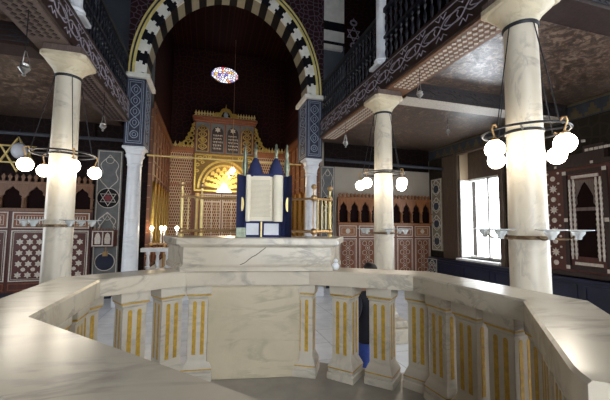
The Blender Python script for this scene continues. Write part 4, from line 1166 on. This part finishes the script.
for s in (-1, 1):
    k = len(V); V += [(B(s*.19, 0, 1.43), .062), (B(s*.235, -.03, 1.27), .050), (B(s*.265, -.02, 1.15), .043), (B(s*.22, .12, 1.20), .036), (B(s*.15, .24, 1.27), .027), (B(s*.13, .30, 1.30), (.036, .02))]
    E_ += [(3, k)]+[(k+i, k+i+1) for i in range(5)]
    k2 = len(V); V += [(B(s*.095, 0, .80), .07), (B(s*.10, .01, .50), .052), (B(s*.105, -.01, .30), .046), (B(s*.105, -.02, .09), .042), (B(s*.115, .07, .04), (.045, .032)), (B(s*.12, .15, .03), (.04, .026))]
    E_ += [(0, k2)]+[(k2+i, k2+i+1) for i in range(5)]
body = skin_mesh('body', V, E_, 'skin', per)
# fingers
for s in (-1, 1):
    for q in range(5):
        off = (q-1.5)*.018 if q < 4 else s*-.045
        ln = (.065, .078, .074, .058, .05)[q]
        b0 = (s*.13+(off if q < 4 else off*.6), .315, 1.31 if q < 4 else 1.30)
        v = [(B(b0[0], b0[1], b0[2]), .010), (B(b0[0], b0[1]+ln*.6, b0[2]+.012), .009), (B(b0[0]-s*.006, b0[1]+ln*.95, b0[2]-.012), .0075)]
        fo = skin_mesh('finger', v, [(0, 1), (1, 2)], 'skin', per, sub=1)
# shirt
Vs = [(B(0, 0, .82), (.20, .15)), (B(0, 0, .96), (.195, .145)), (B(0, 0, 1.10), (.165, .125)), (B(0, .01, 1.28), (.185, .132)), (B(0, 0, 1.42), (.168, .115)), (B(0, 0, 1.495), (.085, .08))]
Es = [(0, 1), (1, 2), (2, 3), (3, 4), (4, 5)]
for s in (-1, 1):
    k = len(Vs); Vs += [(B(s*.19, 0, 1.43), .075), (B(s*.237, -.03, 1.27), .068), (B(s*.262, -.022, 1.17), .058)]
    Es += [(4, k), (k, k+1), (k+1, k+2)]
skin_mesh('shirt', Vs, Es, 'shirt', per)
Vj = [(B(0, 0, .88), (.17, .13)), (B(0, 0, .98), (.15, .12))]; Ej = [(0, 1)]
for s in (-1, 1):
    k = len(Vj); Vj += [(B(s*.095, 0, .86), .11), (B(s*.10, .012, .50), .078), (B(s*.105, -.008, .28), .07), (B(s*.105, -.018, .10), .065)]
    Ej += [(0, k), (k, k+1), (k+1, k+2), (k+2, k+3)]
skin_mesh('jeans', Vj, Ej, 'jeans', per)
hb = MB(); n_ = 18; rings = []
for i in range(11):
    ph = PI*i/10*.78; zz = 1.755+.088*math.cos(ph); rr_ = math.sin(ph)
    rings.append([Vector(B(.086*rr_*math.cos(q), -.002-.012*(1-math.cos(ph))+.105*rr_*math.sin(q)*(1 if math.sin(q) < 0 or ph < 1.3 else .45), zz)) for q in [2*PI*j/n_ for j in range(n_)]])
rings[0] = [Vector(B(.003*math.cos(2*PI*j/n_), .003*math.sin(2*PI*j/n_), 1.843)) for j in range(n_)]
hb.loft(rings); hb.build('hair', 'hair', per, loc=(0, 0, 0), smooth=3)
for s in (-1, 1): 
    mb = MB(); mb.ball(B(s*.083, .03, 1.70), .022, 10, 1.5); o = mb.build('ear', 'skin', per, loc=(0, 0, 0))
    o.parent = per
    mb = MB(); mb.ball(B(s*.032, .118, 1.725), .011, 8); o = mb.build('eye', 'cloth_white', per, loc=(0, 0, 0))
    mb = MB(); mb.loft([[Vector(B(s*.11+a*.055, .05+b*.14, z)) for a, b in circ(0, 0, 1, 12)] for z in (.0, .05, .085)]); o = mb.build('shoe', 'stone_black', per, loc=(0, 0, 0))
mb = MB(); mb.loft([[Vector(B(a, .12+b, z)) for a, b in ((-.014, 0), (.014, 0), (.004, d), (-.004, d))] for z, d in ((1.665, .035), (1.69, .025), (1.73, .008))]); mb.build('nose', 'skin', per, loc=(0, 0, 0))
mb = MB(); mb.box(-.024, .024, .11, .125, 1.635, 1.645, Matrix.Rotation(.25, 4, 'Z')); mb.build('mouth', 'dark_red', per, loc=(0, 0, 0))

# ------------------------------------------------------------------ light
wd = bpy.data.worlds.new('sky'); sc.world = wd; wd.use_nodes = True
bg = wd.node_tree.nodes['Background']; bg.inputs[0].default_value = (.86, .93, 1, 1); bg.inputs[1].default_value = 6.0
def portal(loc, rot, sx, sy):
    l = bpy.data.lights.new('window_portal', 'AREA'); l.shape = 'RECTANGLE'; l.size = sx; l.size_y = sy; l.cycles.is_portal = True
    o = bpy.data.objects.new('window_portal', l); C.objects.link(o); o.location = loc; o.rotation_euler = rot
for a0, a1, b0, b1 in WIN_R+UP_R: portal((WX+.72, (a0+a1)/2, (b0+b1)/2), (0, PI/2, 0), b1-b0, a1-a0)
for a0, a1, b0, b1 in WIN_L: portal((-7.98, (a0+a1)/2, (b0+b1)/2), (0, -PI/2, 0), b1-b0, a1-a0)
for a0, a1, b0, b1 in FILL_WIN_F: portal(((a0+a1)/2, -5.58, (b0+b1)/2), (PI/2, 0, PI), a1-a0, b1-b0)

sc.view_settings.view_transform = 'Standard'; sc.view_settings.look = 'None'; sc.view_settings.gamma = 1; sc.view_settings.exposure = 0.95
sc.view_settings.use_curve_mapping = False
sc.cycles.use_denoising = True
sc.cycles.max_bounces = 8; sc.cycles.diffuse_bounces = 5; sc.cycles.glossy_bounces = 4; sc.cycles.sample_clamp_indirect = 6
